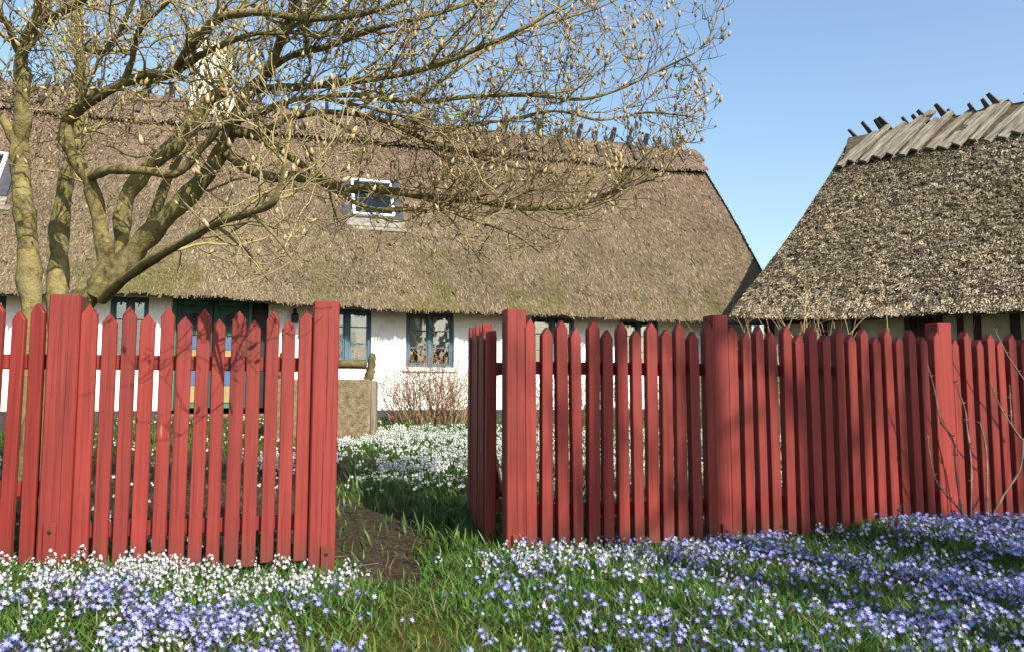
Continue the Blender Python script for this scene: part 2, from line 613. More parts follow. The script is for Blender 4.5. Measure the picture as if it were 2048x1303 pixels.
ns, ntn = 40, 150
sg = np.linspace(0, 1, ns)
acc = Acc()
for side in (1, -1):
    tt = np.linspace(0, 1, ntn)
    TT, SS = np.meshgrid(tt, sg)
    TTt = T0 + (verge(SS) - T0) * TT
    V = roof_point(TTt, SS, side).reshape(-1, 3)
    i2, j2 = np.meshgrid(np.arange(ns - 1), np.arange(ntn - 1), indexing='ij')
    F = np.stack([i2 * ntn + j2, i2 * ntn + j2 + 1, (i2 + 1) * ntn + j2 + 1, (i2 + 1) * ntn + j2], -1).reshape(-1, 4)
    if side < 0:
        F = F[:, ::-1]
    acc.add(V, F)
    # under-side: eave lip and soffit
    te = np.linspace(T0, verge(0.0), ntn)
    e0 = roof_point(te, np.zeros(ntn), side)
    lip = e0.copy()
    sg_ = 1 if side > 0 else -1
    lip[:, 1] += 0.12 * sg_
    lip[:, 2] -= 0.13
    wal = e0.copy()
    wal[:, 1] += 0.62 * sg_
    wal[:, 2] += 0.25
    V = np.vstack([e0, lip, wal])
    q = np.arange(ntn - 1)
    F = np.vstack([np.stack([q, q + ntn, q + ntn + 1, q + 1], -1), np.stack([q + ntn, q + 2 * ntn, q + 2 * ntn + 1, q + ntn + 1], -1)])
    acc.add(V, F if side > 0 else F[:, ::-1])
# gable closing faces under both verges
for te, sgn in ((None, 1), (T0, -1)):
    s2 = np.linspace(0, 1, 20)
    tv = verge(s2) if te is None else np.full(20, te)
    a = roof_point(tv, s2, 1)
    b = roof_point(tv, s2, -1)
    V = np.vstack([a, b])
    q = np.arange(19)
    F = np.stack([q, q + 20, q + 21, q + 1], -1)
    acc.add(V, F)
roof = obj('roof', acc.mesh('roof', UNDER, True), house)
roof['label'] = 'weathered brown thatched roof with mossy lower edge'


def house_blades(N, smin, smax, lmin, lmax, wmin, wmax, lf, seed):
    nt_ = N // 7
    tid = rng.integers(0, nt_, N)
    t = (T0 + 4 + rng.random(nt_) * 20.1)[tid] + rng.normal(0, 0.025, N)
    s = np.clip((smin + (smax - smin) * rng.random(nt_))[tid] + rng.normal(0, 0.004, N), 0, 1)
    tv = verge(s)
    ok = t < tv
    t, s, tid = t[ok], s[ok], tid[ok]
    N = len(t)
    P = roof_point(t, s)
    P2 = roof_point(t, np.clip(s - 0.03, -0.1, 1))
    P3 = roof_point(t + 0.05, s)
    D = P2 - P
    D /= np.linalg.norm(D, axis=1)[:, None] + 1e-9
    X = P3 - P
    Nn = np.cross(X, -D)
    Nn /= np.linalg.norm(Nn, axis=1)[:, None] + 1e-9
    Nn *= np.sign(Nn[:, 2])[:, None]
    L_ = lmin + (lmax - lmin) * rng.random(N)
    W_ = wmin + (wmax - wmin) * rng.random(N)
    base = np.array([0.222, 0.166, 0.110])
    patch = vnoise(t, s * 5, 1.4, seed)
    C = base[None] * (0.55 + 0.75 * rng.random(N) ** 1.3)[:, None] * (0.78 + 0.50 * rng.random(nt_) ** 1.4)[tid][:, None]
    C = C * (0.82 + 0.36 * patch)[:, None]
    # greyer, moss-tinged lower part and pinker upper part
    up = np.clip((s - 0.35) / 0.5, 0, 1)[:, None]
    C = C * (np.array([0.98, 1.0, 0.92]) * (1 - up) + np.array([1.06, 0.98, 1.02]) * up)
    mp = np.clip((vnoise(t, s * 4, 2.2, seed + 5) - 0.50) * 3.2, 0, 1) * np.clip((0.34 - s) / 0.3, 0, 1) * 0.85
    moss = np.array([0.125, 0.112, 0.036])[None] * (0.6 + 0.9 * rng.random(N))[:, None]
    C = C * (1 - mp[:, None]) + moss * mp[:, None]
    gr = (rng.random(N) < 0.16)[:, None]
    C = np.where(gr, C * np.array([1.35, 1.42, 1.5]), C)
    return blades_on(P + Nn * 0.012, D, Nn, L_, W_, (0.3 + rng.random(N)) * lf, C)


bl = Acc()
bl.add(*house_blades(200000, 0.0, 0.97, 0.10, 0.24, 0.009, 0.022, 0.020, 11))
bl.add(*house_blades(34000, 0.0, 0.035, 0.10, 0.17, 0.010, 0.022, 0.010, 12))
# fringe along the verge
N = 9000
s = rng.random(N) ** 0.9
P = roof_point(verge(s) - 0.05 * rng.random(N), s)
D = roof_point(verge(s), np.clip(s - 0.03, -0.1, 1)) - roof_point(verge(s), s)
D /= np.linalg.norm(D, axis=1)[:, None] + 1e-9
D = D + np.array([0.45, 0, 0])
D /= np.linalg.norm(D, axis=1)[:, None]
Nn = np.cross(D, np.array([0, 1.0, 0.3]))
Nn /= np.linalg.norm(Nn, axis=1)[:, None]
bl.add(*blades_on(P, D, Nn, 0.06 + 0.09 * rng.random(N), 0.012 + 0.012 * rng.random(N), 0.02 * rng.random(N), np.array([0.25, 0.18, 0.115])[None] * (0.5 + rng.random(N))[:, None]))
o = obj('thatch', bl.mesh('thatch', STRAW), roof)
o['kind'] = 'stuff'

# straw ridge cover: a thick saddle of loose straw
def ridge_saddle(t0, t1, RWc, zc, half, drop, n=120, seed=5, thick=0.10):
    prof = np.array([(-1.0, -1.0), (-0.96, -0.86), (-0.6, -0.50), (-0.22, -0.10), (0, 0.03), (0.22, -0.10), (0.6, -0.50), (0.96, -0.86), (1.0, -1.0)])
    t = np.linspace(t0, t1, n)
    V = []
    for k, (a, b) in enumerate(prof):
        nz = (vnoise(t, np.full(n, k * 0.7), 2.0, seed) - 0.5) * 0.10
        V.append(np.stack([t, np.full(n, RWc + a * half) + nz * 0.4, zc + b * drop + thick + nz], -1))
    V = np.array(V).reshape(-1, 3)
    m = len(prof)
    i2, j2 = np.meshgrid(np.arange(m - 1), np.arange(n - 1), indexing='ij')
    F = np.stack([i2 * n + j2, i2 * n + j2 + 1, (i2 + 1) * n + j2 + 1, (i2 + 1) * n + j2], -1).reshape(-1, 4)
    return V, F


acc = Acc()
acc.add(*ridge_saddle(T0, T1 - 0.16, RW, RZ, 0.56, 0.74, thick=0.06))
rc = obj('ridge_cover', acc.mesh('ridge_cover', UNDER, True), roof)
N = 34000
t = T0 + 4 + rng.random(N) * (T1 - 0.12 - T0 - 4)
u = rng.random(N)
prof_w = np.array([0, 0.22, 0.6, 0.96])
prof_z = np.array([0.03, -0.10, -0.50, -0.86])
aw = np.interp(u, [0, 0.25, 0.62, 1], prof_w)
az = np.interp(u, [0, 0.25, 0.62, 1], prof_z)
P = np.stack([t, RW - aw * 0.56, RZ + az * 0.74 + 0.075 + (vnoise(t, u * 2, 2.0, 5) - 0.5) * 0.10], -1)
D = np.stack([np.zeros(N), np.full(N, -0.56), np.full(N, -0.74)], -1)
D /= np.linalg.norm(D, axis=1)[:, None]
Nn = np.cross(np.array([1.0, 0, 0]), -D)
Nn *= np.sign(Nn[:, 2])[:, None]
C = np.array([0.255, 0.185, 0.132])[None] * (0.5 + 0.9 * rng.random(N))[:, None]
V, F, C = blades_on(P, D, Nn, 0.10 + 0.16 * rng.random(N), 0.010 + 0.016 * rng.random(N), 0.03 * rng.random(N), C)
o = obj('ridge_straw', mesh_np('ridge_straw', V, F, STRAW, C), rc)
o['kind'] = 'stuff'


def split_board(L, w, th, mat, seed, name='ridge_board'):
    """a riven oak board or stick lying along +Z, slightly crooked, tapering"""
    r = random.Random(seed)
    n = 6
    V, F = [], []
    bx = by = 0
    for i in range(n):
        z = L * i / (n - 1)
        bx += r.uniform(-1, 1) * w * 0.10
        ww = w * (0.78 + 0.30 * r.random()) / 2
        tt = th * (0.8 + 0.3 * r.random()) / 2
        if i == n - 1:
            ww *= 0.75
        k = r.uniform(-0.15, 0.15) * w
        V += [(bx - ww, -tt, z + k * 0.4), (bx + ww, -tt, z - k * 0.4), (bx + ww, tt, z - k * 0.4), (bx - ww, tt, z + k * 0.4)]
    for i in range(n - 1):
        a = i * 4
        for j in range(4):
            F.append((a + j, a + (j + 1) % 4, a + 4 + (j + 1) % 4, a + 4 + j))
    F.append((3, 2, 1, 0))
    e = (n - 1) * 4
    F.append((e, e + 1, e + 2, e + 3))
    return mesh_py(name, V, F, mat)


# crossed oak sticks that ride the cottage ridge
stick_m = [split_board(0.95 + 0.06 * k, 0.085 + 0.012 * k, 0.06, OAKD, 40 + k, 'ridge_stick') for k in range(4)]
k = 0
t = -2.1
while t < T1 - 0.22:
    for side in (-1, 1):
        me = stick_m[(k * 2 + (side > 0)) % 4]
        o = obj('ridge_stick', me, rc)
        # lower end lies on the straw of one slope, upper end pokes past the ridge
        lean = math.atan2(0.56, 0.74) * (1 + random.uniform(-0.06, 0.06))
        z0 = RZ - 0.515
        o.location = (t + 0.05 * side + random.uniform(-0.03, 0.03), RW + side * (0.545 + random.uniform(-0.02, 0.02)), z0 + random.uniform(-0.06, 0.04))
        o.rotation_euler = (lean * side, random.uniform(-0.07, 0.07), math.pi / 2 * 0)
    t += random.uniform(0.40, 0.52)
    k += 1

# ------------------------------------------------------------------ cottage walls, openings
WW = 0.50
OPEN = []           # (t0,t1,z0,z1)
WINS = [(1.50, 2.12, 1.52, 2.66), (5.13, 6.04, 1.55, 2.60), (6.71, 7.66, 1.48, 2.575), (9.27, 10.21, 1.48, 2.58), (11.22, 12.14, 1.48, 2.58), (-1.0, -0.1, 1.5, 2.6)]
DOOR = (2.50, 4.15, 0.66, 2.72)
OPEN = WINS + [DOOR]


def holed_wall(t0, t1, z0, z1, w0, w1, holes):
    ts = sorted(set([t0, t1] + [h[0] for h in holes] + [h[1] for h in holes]))
    zs = sorted(set([z0, z1] + [h[2] for h in holes] + [h[3] for h in holes]))
    # refine so the plaster can undulate
    def refine(a, step):
        out = []
        for p, q in zip(a[:-1], a[1:]):
            n = max(1, int((q - p) / step))
            out += list(np.linspace(p, q, n, endpoint=False))
        return out + [a[-1]]
    ts, zs = refine(ts, 0.35), refine(zs, 0.35)
    V, F, idx = [], [], {}

    def vid(t, w, z):
        k_ = (round(t, 4), round(w, 4), round(z, 4))
        if k_ not in idx:
            idx[k_] = len(V)
            dw = 0.0
            if w == w0:
                dw = (float(vnoise(t, z, 1.6, 21)) - 0.5) * 0.035
            V.append((t, w + dw, z))
        return idx[k_]

    def inside(t, z):
        return any(h[0] < t < h[1] and h[2] < z < h[3] for h in holes)
    for a, b in zip(ts[:-1], ts[1:]):
        for c, d in zip(zs[:-1], zs[1:]):
            if inside((a + b) / 2, (c + d) / 2):
                continue
            F.append((vid(a, w0, c), vid(b, w0, c), vid(b, w0, d), vid(a, w0, d)))
            F.append((vid(a, w1, d), vid(b, w1, d), vid(b, w1, c), vid(a, w1, c)))
            for (p, q, e, g) in (((a + b) / 2, (c - 0.01), (a, c), (b, c)), ((a + b) / 2, d + 0.01, (b, d), (a, d)), (a - 0.01, (c + d) / 2, (a, d), (a, c)), (b + 0.01, (c + d) / 2, (b, c), (b, d))):
                if inside(p, q) or p < t0 or p > t1 or q > z1 or q < z0:
                    F.append((vid(e[0], w0, e[1]), vid(e[0], w1, e[1]), vid(g[0], w1, g[1]), vid(g[0], w0, g[1])))
    return V, F


V, F = holed_wall(T0 + 0.3, T1 - 0.5, 0.66, 2.86, WW, WW + 0.32, OPEN)
w_ = obj('wall', mesh_py('wall', V, F, LIME), house)
obj('gable_wall', boxes('gable_wall', [(T1 - 0.82, T1 - 0.5, WW + 0.33, 2 * RW - WW - 0.33, 0.3, 3.4)], LIME, 0.01), house)
obj('rear_wall', boxes('rear_wall', [(T0 + 0.3, T1 - 0.5, 2 * RW - WW - 0.32, 2 * RW - WW, 0.3, 2.86)], LIME, 0.01), house)
obj('plinth', boxes('plinth', [(T0 + 0.3, DOOR[0] - 0.05, WW - 0.03, WW + 0.31, 0.2, 0.657), (DOOR[1] + 0.05, T1 - 0.48, WW - 0.03, WW + 0.31, 0.2, 0.657)], TAR, 0.008), house)
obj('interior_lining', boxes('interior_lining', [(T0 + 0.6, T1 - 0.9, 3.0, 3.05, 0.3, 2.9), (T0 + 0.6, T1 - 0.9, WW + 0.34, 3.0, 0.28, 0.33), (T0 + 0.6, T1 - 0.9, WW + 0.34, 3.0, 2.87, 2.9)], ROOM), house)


def window(i, t0, t1, z0, z1, pot=False, blind=0.62):
    wy = WW + 0.06
    f = 0.055
    c = (t0 + t1) / 2
    fr = obj('window', boxes('window', [(t0, t0 + f, wy, wy + 0.07, z0, z1), (t1 - f, t1, wy, wy + 0.07, z0, z1), (t0 + f, t1 - f, wy, wy + 0.07, z1 - f, z1), (t0 + f, t1 - f, wy, wy + 0.07, z0, z0 + f), (c - 0.04, c + 0.04, wy - 0.012, wy + 0.06, z0 + f, z1 - f)], TEAL, 0.006), house)
    hgt = z1 - z0 - 2 * f
    for a, b in ((t0 + f, c - 0.04), (c + 0.04, t1 - f)):
        sf = 0.032
        obj('sash', boxes('sash', [(a + 0.002, a + sf, wy + 0.012, wy + 0.05, z0 + f, z1 - f), (b - sf, b - 0.002, wy + 0.012, wy + 0.05, z0 + f, z1 - f), (a + sf, b - sf, wy + 0.012, wy + 0.05, z1 - f - sf, z1 - f - 0.002), (a + sf, b - sf, wy + 0.012, wy + 0.05, z0 + f + 0.002, z0 + f + sf)], TEAL, 0.004), fr)
        for r_ in range(3):
            za = z0 + f + hgt * r_ / 3
            zb = z0 + f + hgt * (r_ + 1) / 3
            if r_:
                obj('glazing_bar', boxes('glazing_bar', [(a + sf, b - sf, wy + 0.018, wy + 0.044, za - 0.011, za + 0.011)], TEAL, 0.003), fr)
            o_ = obj('pane', boxes('pane', [(a + 0.015, b - 0.015, wy + 0.029, wy + 0.033, za + 0.004, zb - 0.004)], GLASS), fr)
            o_.rotation_euler = (0, 0, 0)
    obj('sill', boxes('sill', [(t0 - 0.05, t1 + 0.05, WW - 0.05, WW + 0.12, z0 - 0.085, z0 - 0.004)], LIME, 0.012), fr)
    if blind:  # share of the window height backed by the added pale sheet
        # pale pleated sheet added behind the upper panes, standing in for sky reflection
        zt, zb = z1 - 0.02, z1 - 0.02 - (z1 - z0) * blind
        n = 40
        tt_ = np.linspace(t0 + 0.01, t1 - 0.01, n)
        ww_ = wy + 0.17 + 0.014 * np.sin(np.arange(n) * 1.25)
        V_ = np.vstack([np.stack([tt_, ww_, np.full(n, zt)], -1), np.stack([tt_, ww_ + 0.003, zb + 0.008 * np.sin(np.arange(n) * 0.9)], -1), np.stack([tt_, ww_ + 0.006, np.full(n, zt)], -1), np.stack([tt_, ww_ + 0.009, zb + 0.008 * np.sin(np.arange(n) * 0.9)], -1)])
        q_ = np.arange(n - 1)
        F_ = np.vstack([np.stack([q_, q_ + n, q_ + n + 1, q_ + 1], -1), np.stack([q_ + 2 * n, q_ + 2 * n + 1, q_ + 3 * n + 1, q_ + 3 * n], -1)])
        obj('reflection_sheet', mesh_np('reflection_sheet', V_, F_, PALE_SHEET, None, True), fr)
    return fr


BL = [0.0, 0.60, 0.62, 0.0, 0.0, 0.6]
for i, wv in enumerate(WINS):
    window(i, *wv, blind=BL[i])


def lathe(prof, k=16):
    V, F = [], []
    for r_, z_ in prof:
        for j in range(k):
            V.append((r_ * math.cos(2 * math.pi * j / k), r_ * math.sin(2 * math.pi * j / k), z_))
    for i in range(len(prof) - 1):
        for j in range(k):
            F.append((i * k + j, i * k + (j + 1) % k, (i + 1) * k + (j + 1) % k, (i + 1) * k + j))
    F.append(tuple(range(k))[::-1])
    F.append(tuple((len(prof) - 1) * k + j for j in range(k)))
    return V, F


# a white pot on the inner sill of the window over the shrub, a candle in the one by the door
def hw(t, w, z):
    e = Vector((math.cos(HOUSE_ANG), math.sin(HOUSE_ANG), 0))
    n = Vector((-math.sin(HOUSE_ANG), math.cos(HOUSE_ANG), 0))
    return Vector((-8.32, 13.0, 0)) + e * t + n * w + Vector((0, 0, z))


V, F = lathe([(0.045, 0), (0.062, 0.03), (0.072, 0.10), (0.078, 0.105), (0.078, 0.12), (0.066, 0.12), (0.060, 0.10)])
tag(obj('flower_pot', mesh_py('flower_pot', V, F, POT, True), loc=hw(6.95, WW + 0.20, 1.482)), 'small white pot standing on the window sill above the bare rose bush', 'pot')
V, F = lathe([(0.035, 0), (0.035, 0.012), (0.013, 0.02), (0.012, 0.21), (0.004, 0.215), (0.003, 0.235)], 10)
tag(obj('candle', mesh_py('candle', V, F, POT, True), loc=hw(5.83, WW + 0.22, 1.552)), 'white candle in the cottage window above the stone well', 'candle')

# double door, painted panels, dark side light and white pilasters
dw = WW + 0.10
door = obj('door', boxes('door', [(2.50, 2.57, dw - 0.02, dw + 0.10, 0.66, 2.72), (3.80, 3.87, dw - 0.02, dw + 0.10, 0.66, 2.72), (2.57, 3.80, dw - 0.02, dw + 0.10, 2.65, 2.72)], DOORG, 0.006), house)
door['label'] = 'green double door with blue and yellow painted panels'
for a, b in ((2.572, 3.180), (3.190, 3.798)):
    leaf = obj('door_leaf', boxes('door_leaf', [(a, b, dw + 0.03, dw + 0.07, 0.70, 2.645)], DOORT, 0.004), door)
    st = 0.085
    for sa, sb in ((a + 0.002, a + st), (b - st, b - 0.002)):
        obj('door_stile', boxes('door_stile', [(sa, sb, dw + 0.012, dw + 0.029, 0.702, 2.64)], DOORT, 0.003), door)
    for q in (0.702, 1.40, 2.02, 2.565):
        obj('door_rail', boxes('door_rail', [(a + st, b - st, dw + 0.013, dw + 0.029, q, q + 0.075)], DOORG, 0.003), door)
    for za, zb, pm in ((0.80, 1.10, DOORY), (1.50, 1.75, DOORY), (1.105, 1.38, DOORB), (1.755, 2.0, DOORB)):
        obj('door_panel', boxes('door_panel', [(a + st + 0.02, b - st - 0.02, dw + 0.018, dw + 0.0295, za, zb)], pm, 0.004), door)
    # carved rosette on each upper panel
    obj('door_rosette', mesh_py('door_rosette', *[(lambda V_, F_: ([(x_ * 1.0 + (a + b) / 2, dw + 0.022 - z_, y_ + 2.3) for x_, y_, z_ in V_], F_))(*lathe([(0.11, 0), (0.10, 0.012), (0.06, 0.006), (0.03, 0.016), (0.01, 0.018)], 8))][0], BLACK), door)
obj('side_light', boxes('side_light', [(3.88, 4.13, dw + 0.05, dw + 0.09, 0.70, 2.70)], BLACK, 0.004), door)
for t_ in (2.44, 4.16):
    obj('door_pilaster', boxes('door_pilaster', [(t_, t_ + 0.05, WW - 0.04, WW + 0.09, 0.66, 2.70)], WHITEP, 0.005), door)
# brick step in front of the door, bricks laid one by one
step = obj('step', boxes('step', [(2.36, 4.22, 0.02, WW - 0.06, 0.28, 0.60)], BRICKM, 0.006), house)
bk = boxes('brick', [(0, 0.215, -0.03, 0.085, 0, 0.055)], BRICKM, 0.005)
for c in range(4):
    for r_ in range(8):
        obj('brick', bk, step, loc=(2.37 + r_ * 0.23 + (0.11 if c % 2 else 0) - (0.03 if r_ == 7 and c % 2 else 0), -0.004 + random.uniform(-.004, .004), 0.345 + c * 0.066))

# wall lantern beside the door
lamp = empty('wall_lantern', hw(4.62, WW - 0.01, 2.30), HOUSE_ANG)
tag(lamp, 'small dark iron lantern on the white wall beside the green door', 'lantern')
obj('bracket', boxes('bracket', [(-0.02, 0.02, -0.16, 0.01, 0.16, 0.18), (-0.03, 0.03, -0.005, 0.012, 0.06, 0.24)], BLACK, 0.003), lamp)
V, F = lathe([(0.035, -0.02), (0.06, 0.0), (0.07, 0.12), (0.075, 0.125), (0.03, 0.18), (0.012, 0.19)], 6)
obj('lantern_body', mesh_py('lantern_body', [(x, y - 0.13, z - 0.03) for x, y, z in V], F, BLACK), lamp)

# chimney: stepped, limewashed
ch = empty('chimney', (0, 0, 0))
ch.parent = house
ct = 2.86
acc_b = [(ct - 0.46, ct + 0.46, RW - 0.42, RW + 0.42, 6.7, 7.62), (ct - 0.38, ct + 0.38, RW - 0.36, RW + 0.36, 7.60, 8.42), (ct - 0.43, ct + 0.43, RW - 0.41, RW + 0.41, 8.41, 8.50), (ct - 0.40, ct + 0.40, RW - 0.38, RW + 0.38, 8.495, 8.62)]
obj('chimney_stack', boxes('chimney_stack', acc_b, CHIM, 0.03, 0.012), ch)

# skylights set into the thatch
slope = math.atan2(RZ - 2.7, RW)


def skylight(tc_, wc, label):
    zc = float(roof_point(tc_, (wc + 0.03) / (RW + 0.03))[2])
    sk = empty('skylight', (tc_, wc, zc))
    sk.parent = house
    sk.rotation_euler = (slope, 0, 0)
    sk['label'] = label
    a, b = 0.43, 0.57
    obj('flashing', boxes('flashing', [(-a - 0.20, a + 0.18, -b - 0.02, b + 0.12, -0.10, 0.085)], LEAD, 0.01), sk)
    obj('flashing_apron', boxes('flashing_apron', [(-a - 0.14, a + 0.20, -b - 0.26, -b - 0.021, -0.10, 0.075), (-a - 0.02, a + 0.30, -b - 0.36, -b - 0.262, -0.10, 0.065)], OAK, 0.01), sk)
    obj('skylight_frame', boxes('skylight_frame', [(-a, -a + 0.055, -b, b, 0.086, 0.16), (a - 0.055, a, -b, b, 0.086, 0.16), (-a + 0.055, a - 0.055, b - 0.055, b, 0.086, 0.16), (-a + 0.055, a - 0.055, -b, -b + 0.055, 0.086, 0.16)], WHITEP, 0.01), sk)
    obj('pane', boxes('pane', [(-a + 0.08, a - 0.08, -b + 0.08, b - 0.08, 0.125, 0.132)], GLASS), sk)
    obj('blind', boxes('blind', [(-a + 0.08, a - 0.08, -b + 0.08, b - 0.08, 0.090, 0.100)], LEAD), sk)


skylight(6.16, 1.74, 'white framed skylight with dark lead flashing')
skylight(-1.02, 1.66, 'second skylight further along the roof')

# ------------------------------------------------------------------ barn
BARN_ANG = math.radians(142)
barn = empty('thatched_barn', (8.32, 13.0, 0.0), BARN_ANG)
tag(barn, 'half-timbered barn with coarse shaggy thatch and grey oak boards along its ridge', 'barn')
BT0, BT1, BR1 = -9.0, 4.90, 3.30
BRW, BRZ = 3.0, 6.62


def barn_point(f, s, side=1):
    f = np.asarray(f, float)
    s = np.asarray(s, float)
    tend = BT1 - (BT1 - BR1) * s - 0.10 * np.sin(np.pi * s)
    t = BT0 + (tend - BT0) * f
    z0 = np.interp(t, [-9, -0.05, 1.79, 2.8, 4.86], [2.40, 2.43, 2.44, 2.475, 2.60])
    z = z0 + (BRZ - z0) * s - 0.07 * np.sin(np.pi * s) + (vnoise(t, s * 4, 1.1, 9) - 0.5) * 0.09
    z = z - 0.06 * np.clip(0.05 - s, 0, 1) / 0.05
    w = 0.02 - (BRW + 0.02) * s
    if side < 0:
        w = -2 * BRW - w
    return np.stack([t, w, z], -1)


acc = Acc()
ns, nf = 34, 110
for side in (1, -1):
    FF, SS = np.meshgrid(np.linspace(0, 1, nf), np.linspace(0, 1, ns))
    V = barn_point(FF, SS, side).reshape(-1, 3)
    i2, j2 = np.meshgrid(np.arange(ns - 1), np.arange(nf - 1), indexing='ij')
    F = np.stack([i2 * nf + j2, i2 * nf + j2 + 1, (i2 + 1) * nf + j2 + 1, (i2 + 1) * nf + j2], -1).reshape(-1, 4)
    acc.add(V, F[:, ::-1] if side > 0 else F)
    e0 = barn_point(np.linspace(0, 1, nf), np.zeros(nf), side)
    lip = e0.copy()
    sg_ = -1 if side > 0 else 1
    lip[:, 1] += 0.10 * sg_
    lip[:, 2] -= 0.11
    wal = e0.copy()
    wal[:, 1] += 0.60 * sg_
    wal[:, 2] += 0.30
    q = np.arange(nf - 1)
    F = np.vstack([np.stack([q, q + nf, q + nf + 1, q + 1], -1), np.stack([q + nf, q + 2 * nf, q + 2 * nf + 1, q + nf + 1], -1)])
    acc.add(np.vstack([e0, lip, wal]), F)
s2 = np.linspace(0, 1, 24)
a = barn_point(np.ones(24), s2, 1)
b = barn_point(np.ones(24), s2, -1)
q = np.arange(23)
acc.add(np.vstack([a, b]), np.stack([q, q + 24, q + 25, q + 1], -1))
broof = obj('roof', acc.mesh('barn_roof', UNDER, True), barn)
broof['label'] = 'rough grey-gold thatched barn roof'


def barn_blades(N, smin, smax, lmin, lmax, wmin, wmax, lf):
    nt_ = N // 9
    tid = rng.integers(0, nt_, N)
    t_ = (-3.2 + rng.random(nt_) * 8.1)[tid] + rng.normal(0, 0.024, N)
    s = np.clip((smin + (smax - smin) * rng.random(nt_))[tid] + rng.normal(0, 0.0045, N), 0, 1)
    tend = BT1 - (BT1 - BR1) * s - 0.10 * np.sin(np.pi * s)
    ok = t_ < tend
    t_, s, tend, tid = t_[ok], s[ok], tend[ok], tid[ok]
    N = len(t_)
    f = (t_ - BT0) / (tend - BT0)
    P = barn_point(f, s)
    D = barn_point(f, np.clip(s - 0.03, -0.1, 1)) - P
    D[:, 0] = 0
    D /= np.linalg.norm(D, axis=1)[:, None] + 1e-9
    Nn = np.cross(np.array([1.0, 0, 0]), D)
    Nn *= np.sign(Nn[:, 2])[:, None]
    # reeds stand in tufts: each tuft shares a lift, so the low sun picks its tip out
    tuft = rng.random(nt_)[tid]
    tint = (0.22 + 1.70 * rng.random(nt_) ** 1.7)[tid]
    C = np.array([0.51, 0.41, 0.27])[None] * (0.55 + 0.75 * rng.random(N))[:, None] * tint[:, None]
    mm = np.clip((vnoise(t_, s * 4, 1.5, 35) - 0.6) * 3, 0, 1)[:, None] * 0.35
    C = C * (1 - mm) + np.array([0.17, 0.16, 0.06]) * mm
    return blades_on(P + Nn * (0.006 + 0.030 * tuft)[:, None], D, Nn, lmin + (lmax - lmin) * rng.random(N), wmin + (wmax - wmin) * rng.random(N), lf * (0.25 + 1.2 * tuft) * (0.5 + rng.random(N)), C)


bl = Acc()
bl.add(*barn_blades(210000, 0.0, 0.95, 0.05, 0.12, 0.009, 0.020, 0.030))
bl.add(*barn_blades(16000, 0.0, 0.03, 0.08, 0.15, 0.012, 0.026, 0.015))
N = 7000
s = rng.random(N)
P = barn_point(np.ones(N), s)
D = barn_point(np.ones(N), np.clip(s - 0.03, -.1, 1)) - P + np.array([0.012, 0, 0])
D /= np.linalg.norm(D, axis=1)[:, None] + 1e-9
Nn = np.cross(D, np.array([0, 1.0, 0.2]))
Nn /= np.linalg.norm(Nn, axis=1)[:, None]
bl.add(*blades_on(P, D, Nn, 0.07 + 0.10 * rng.random(N), 0.014 + 0.012 * rng.random(N), 0.03 * rng.random(N), np.array([0.30, 0.235, 0.15])[None] * (0.4 + rng.random(N))[:, None]))
o = obj('thatch', bl.mesh('barn_thatch', STRAW), broof)
o['kind'] = 'stuff'
acc = Acc()
acc.add(*ridge_saddle(BT0, BR1 + 0.05, -BRW, BRZ, 0.50, 0.70, 110, 15, 0.05))
brc = obj('ridge_cover', acc.mesh('barn_ridge_cover', UNDER, True), broof)
bmsh = [split_board(1.14 + 0.06 * k, 0.145 + 0.016 * k, 0.06, OAKB, 80 + k) for k in range(5)]
bthin = [split_board(1.22 + 0.04 * k, 0.080 + 0.012 * k, 0.06, OAKD, 90 + k) for k in range(4)]
t = BR1 + 0.10
k = 0
while t > -2.4:
    lean = 0.62 + random.uniform(-0.03, 0.03)
    o = obj('ridge_board', bmsh[k % 5], brc)
    o.location = (t, -BRW + 0.605 + random.uniform(-0.02, 0.03), BRZ - 0.70 + random.uniform(-0.05, 0.05))
    o.rotation_euler = (Matrix.Rotation(lean, 3, 'X') @ Matrix.Rotation(-0.60 + random.uniform(-0.08, 0.08), 3, 'Y')).to_euler()
    o = obj('ridge_board', bthin[k % 4], brc)
    o.location = (t - 0.62 + random.uniform(-0.05, 0.05), -BRW - 0.585, BRZ - 0.66 + random.uniform(-0.05, 0.08))
    o.rotation_euler = (Matrix.Rotation(-lean, 3, 'X') @ Matrix.Rotation(0.42 + random.uniform(-0.08, 0.08), 3, 'Y')).to_euler()
    t -= random.uniform(0.235, 0.29)
    k += 1
# half-timbered wall under the eave
bw = -0.45
obj('sole_plate', boxes('sole_plate', [(BT0 + 0.3, BT1 - 0.45, bw - 0.14, bw, 0.30, 0.52)], TIMBER, 0.01), barn)
obj('wall_plate', boxes('wall_plate', [(BT0 + 0.3, BT1 - 0.45, bw - 0.14, bw + 0.012, 2.34, 2.58)], TIMBER, 0.012), barn)
ps = [4.36, 3.30, 2.70, 1.80, 1.30, 0.96, 0.70, 0.14, -0.8, -1.7, -2.6, -3.5, -4.4, -5.3, -6.2, -7.1, -8.0]
pw = [0.10, 0.07, 0.07, 0.05, 0.06, 0.045, 0.055, 0.07] + [0.07] * 9
for c, h in zip(ps, pw):
    obj('timber_post', boxes('timber_post', [(c - h, c + h, bw - 0.14, bw, 0.522, 2.338)], TIMBER, 0.012, 0.004), barn)
obj('timber_rail', boxes('timber_rail', [(BT0 + 0.4, 4.26, bw - 0.12, bw - 0.012, 1.40, 1.54)], TIMBER, 0.01), barn)
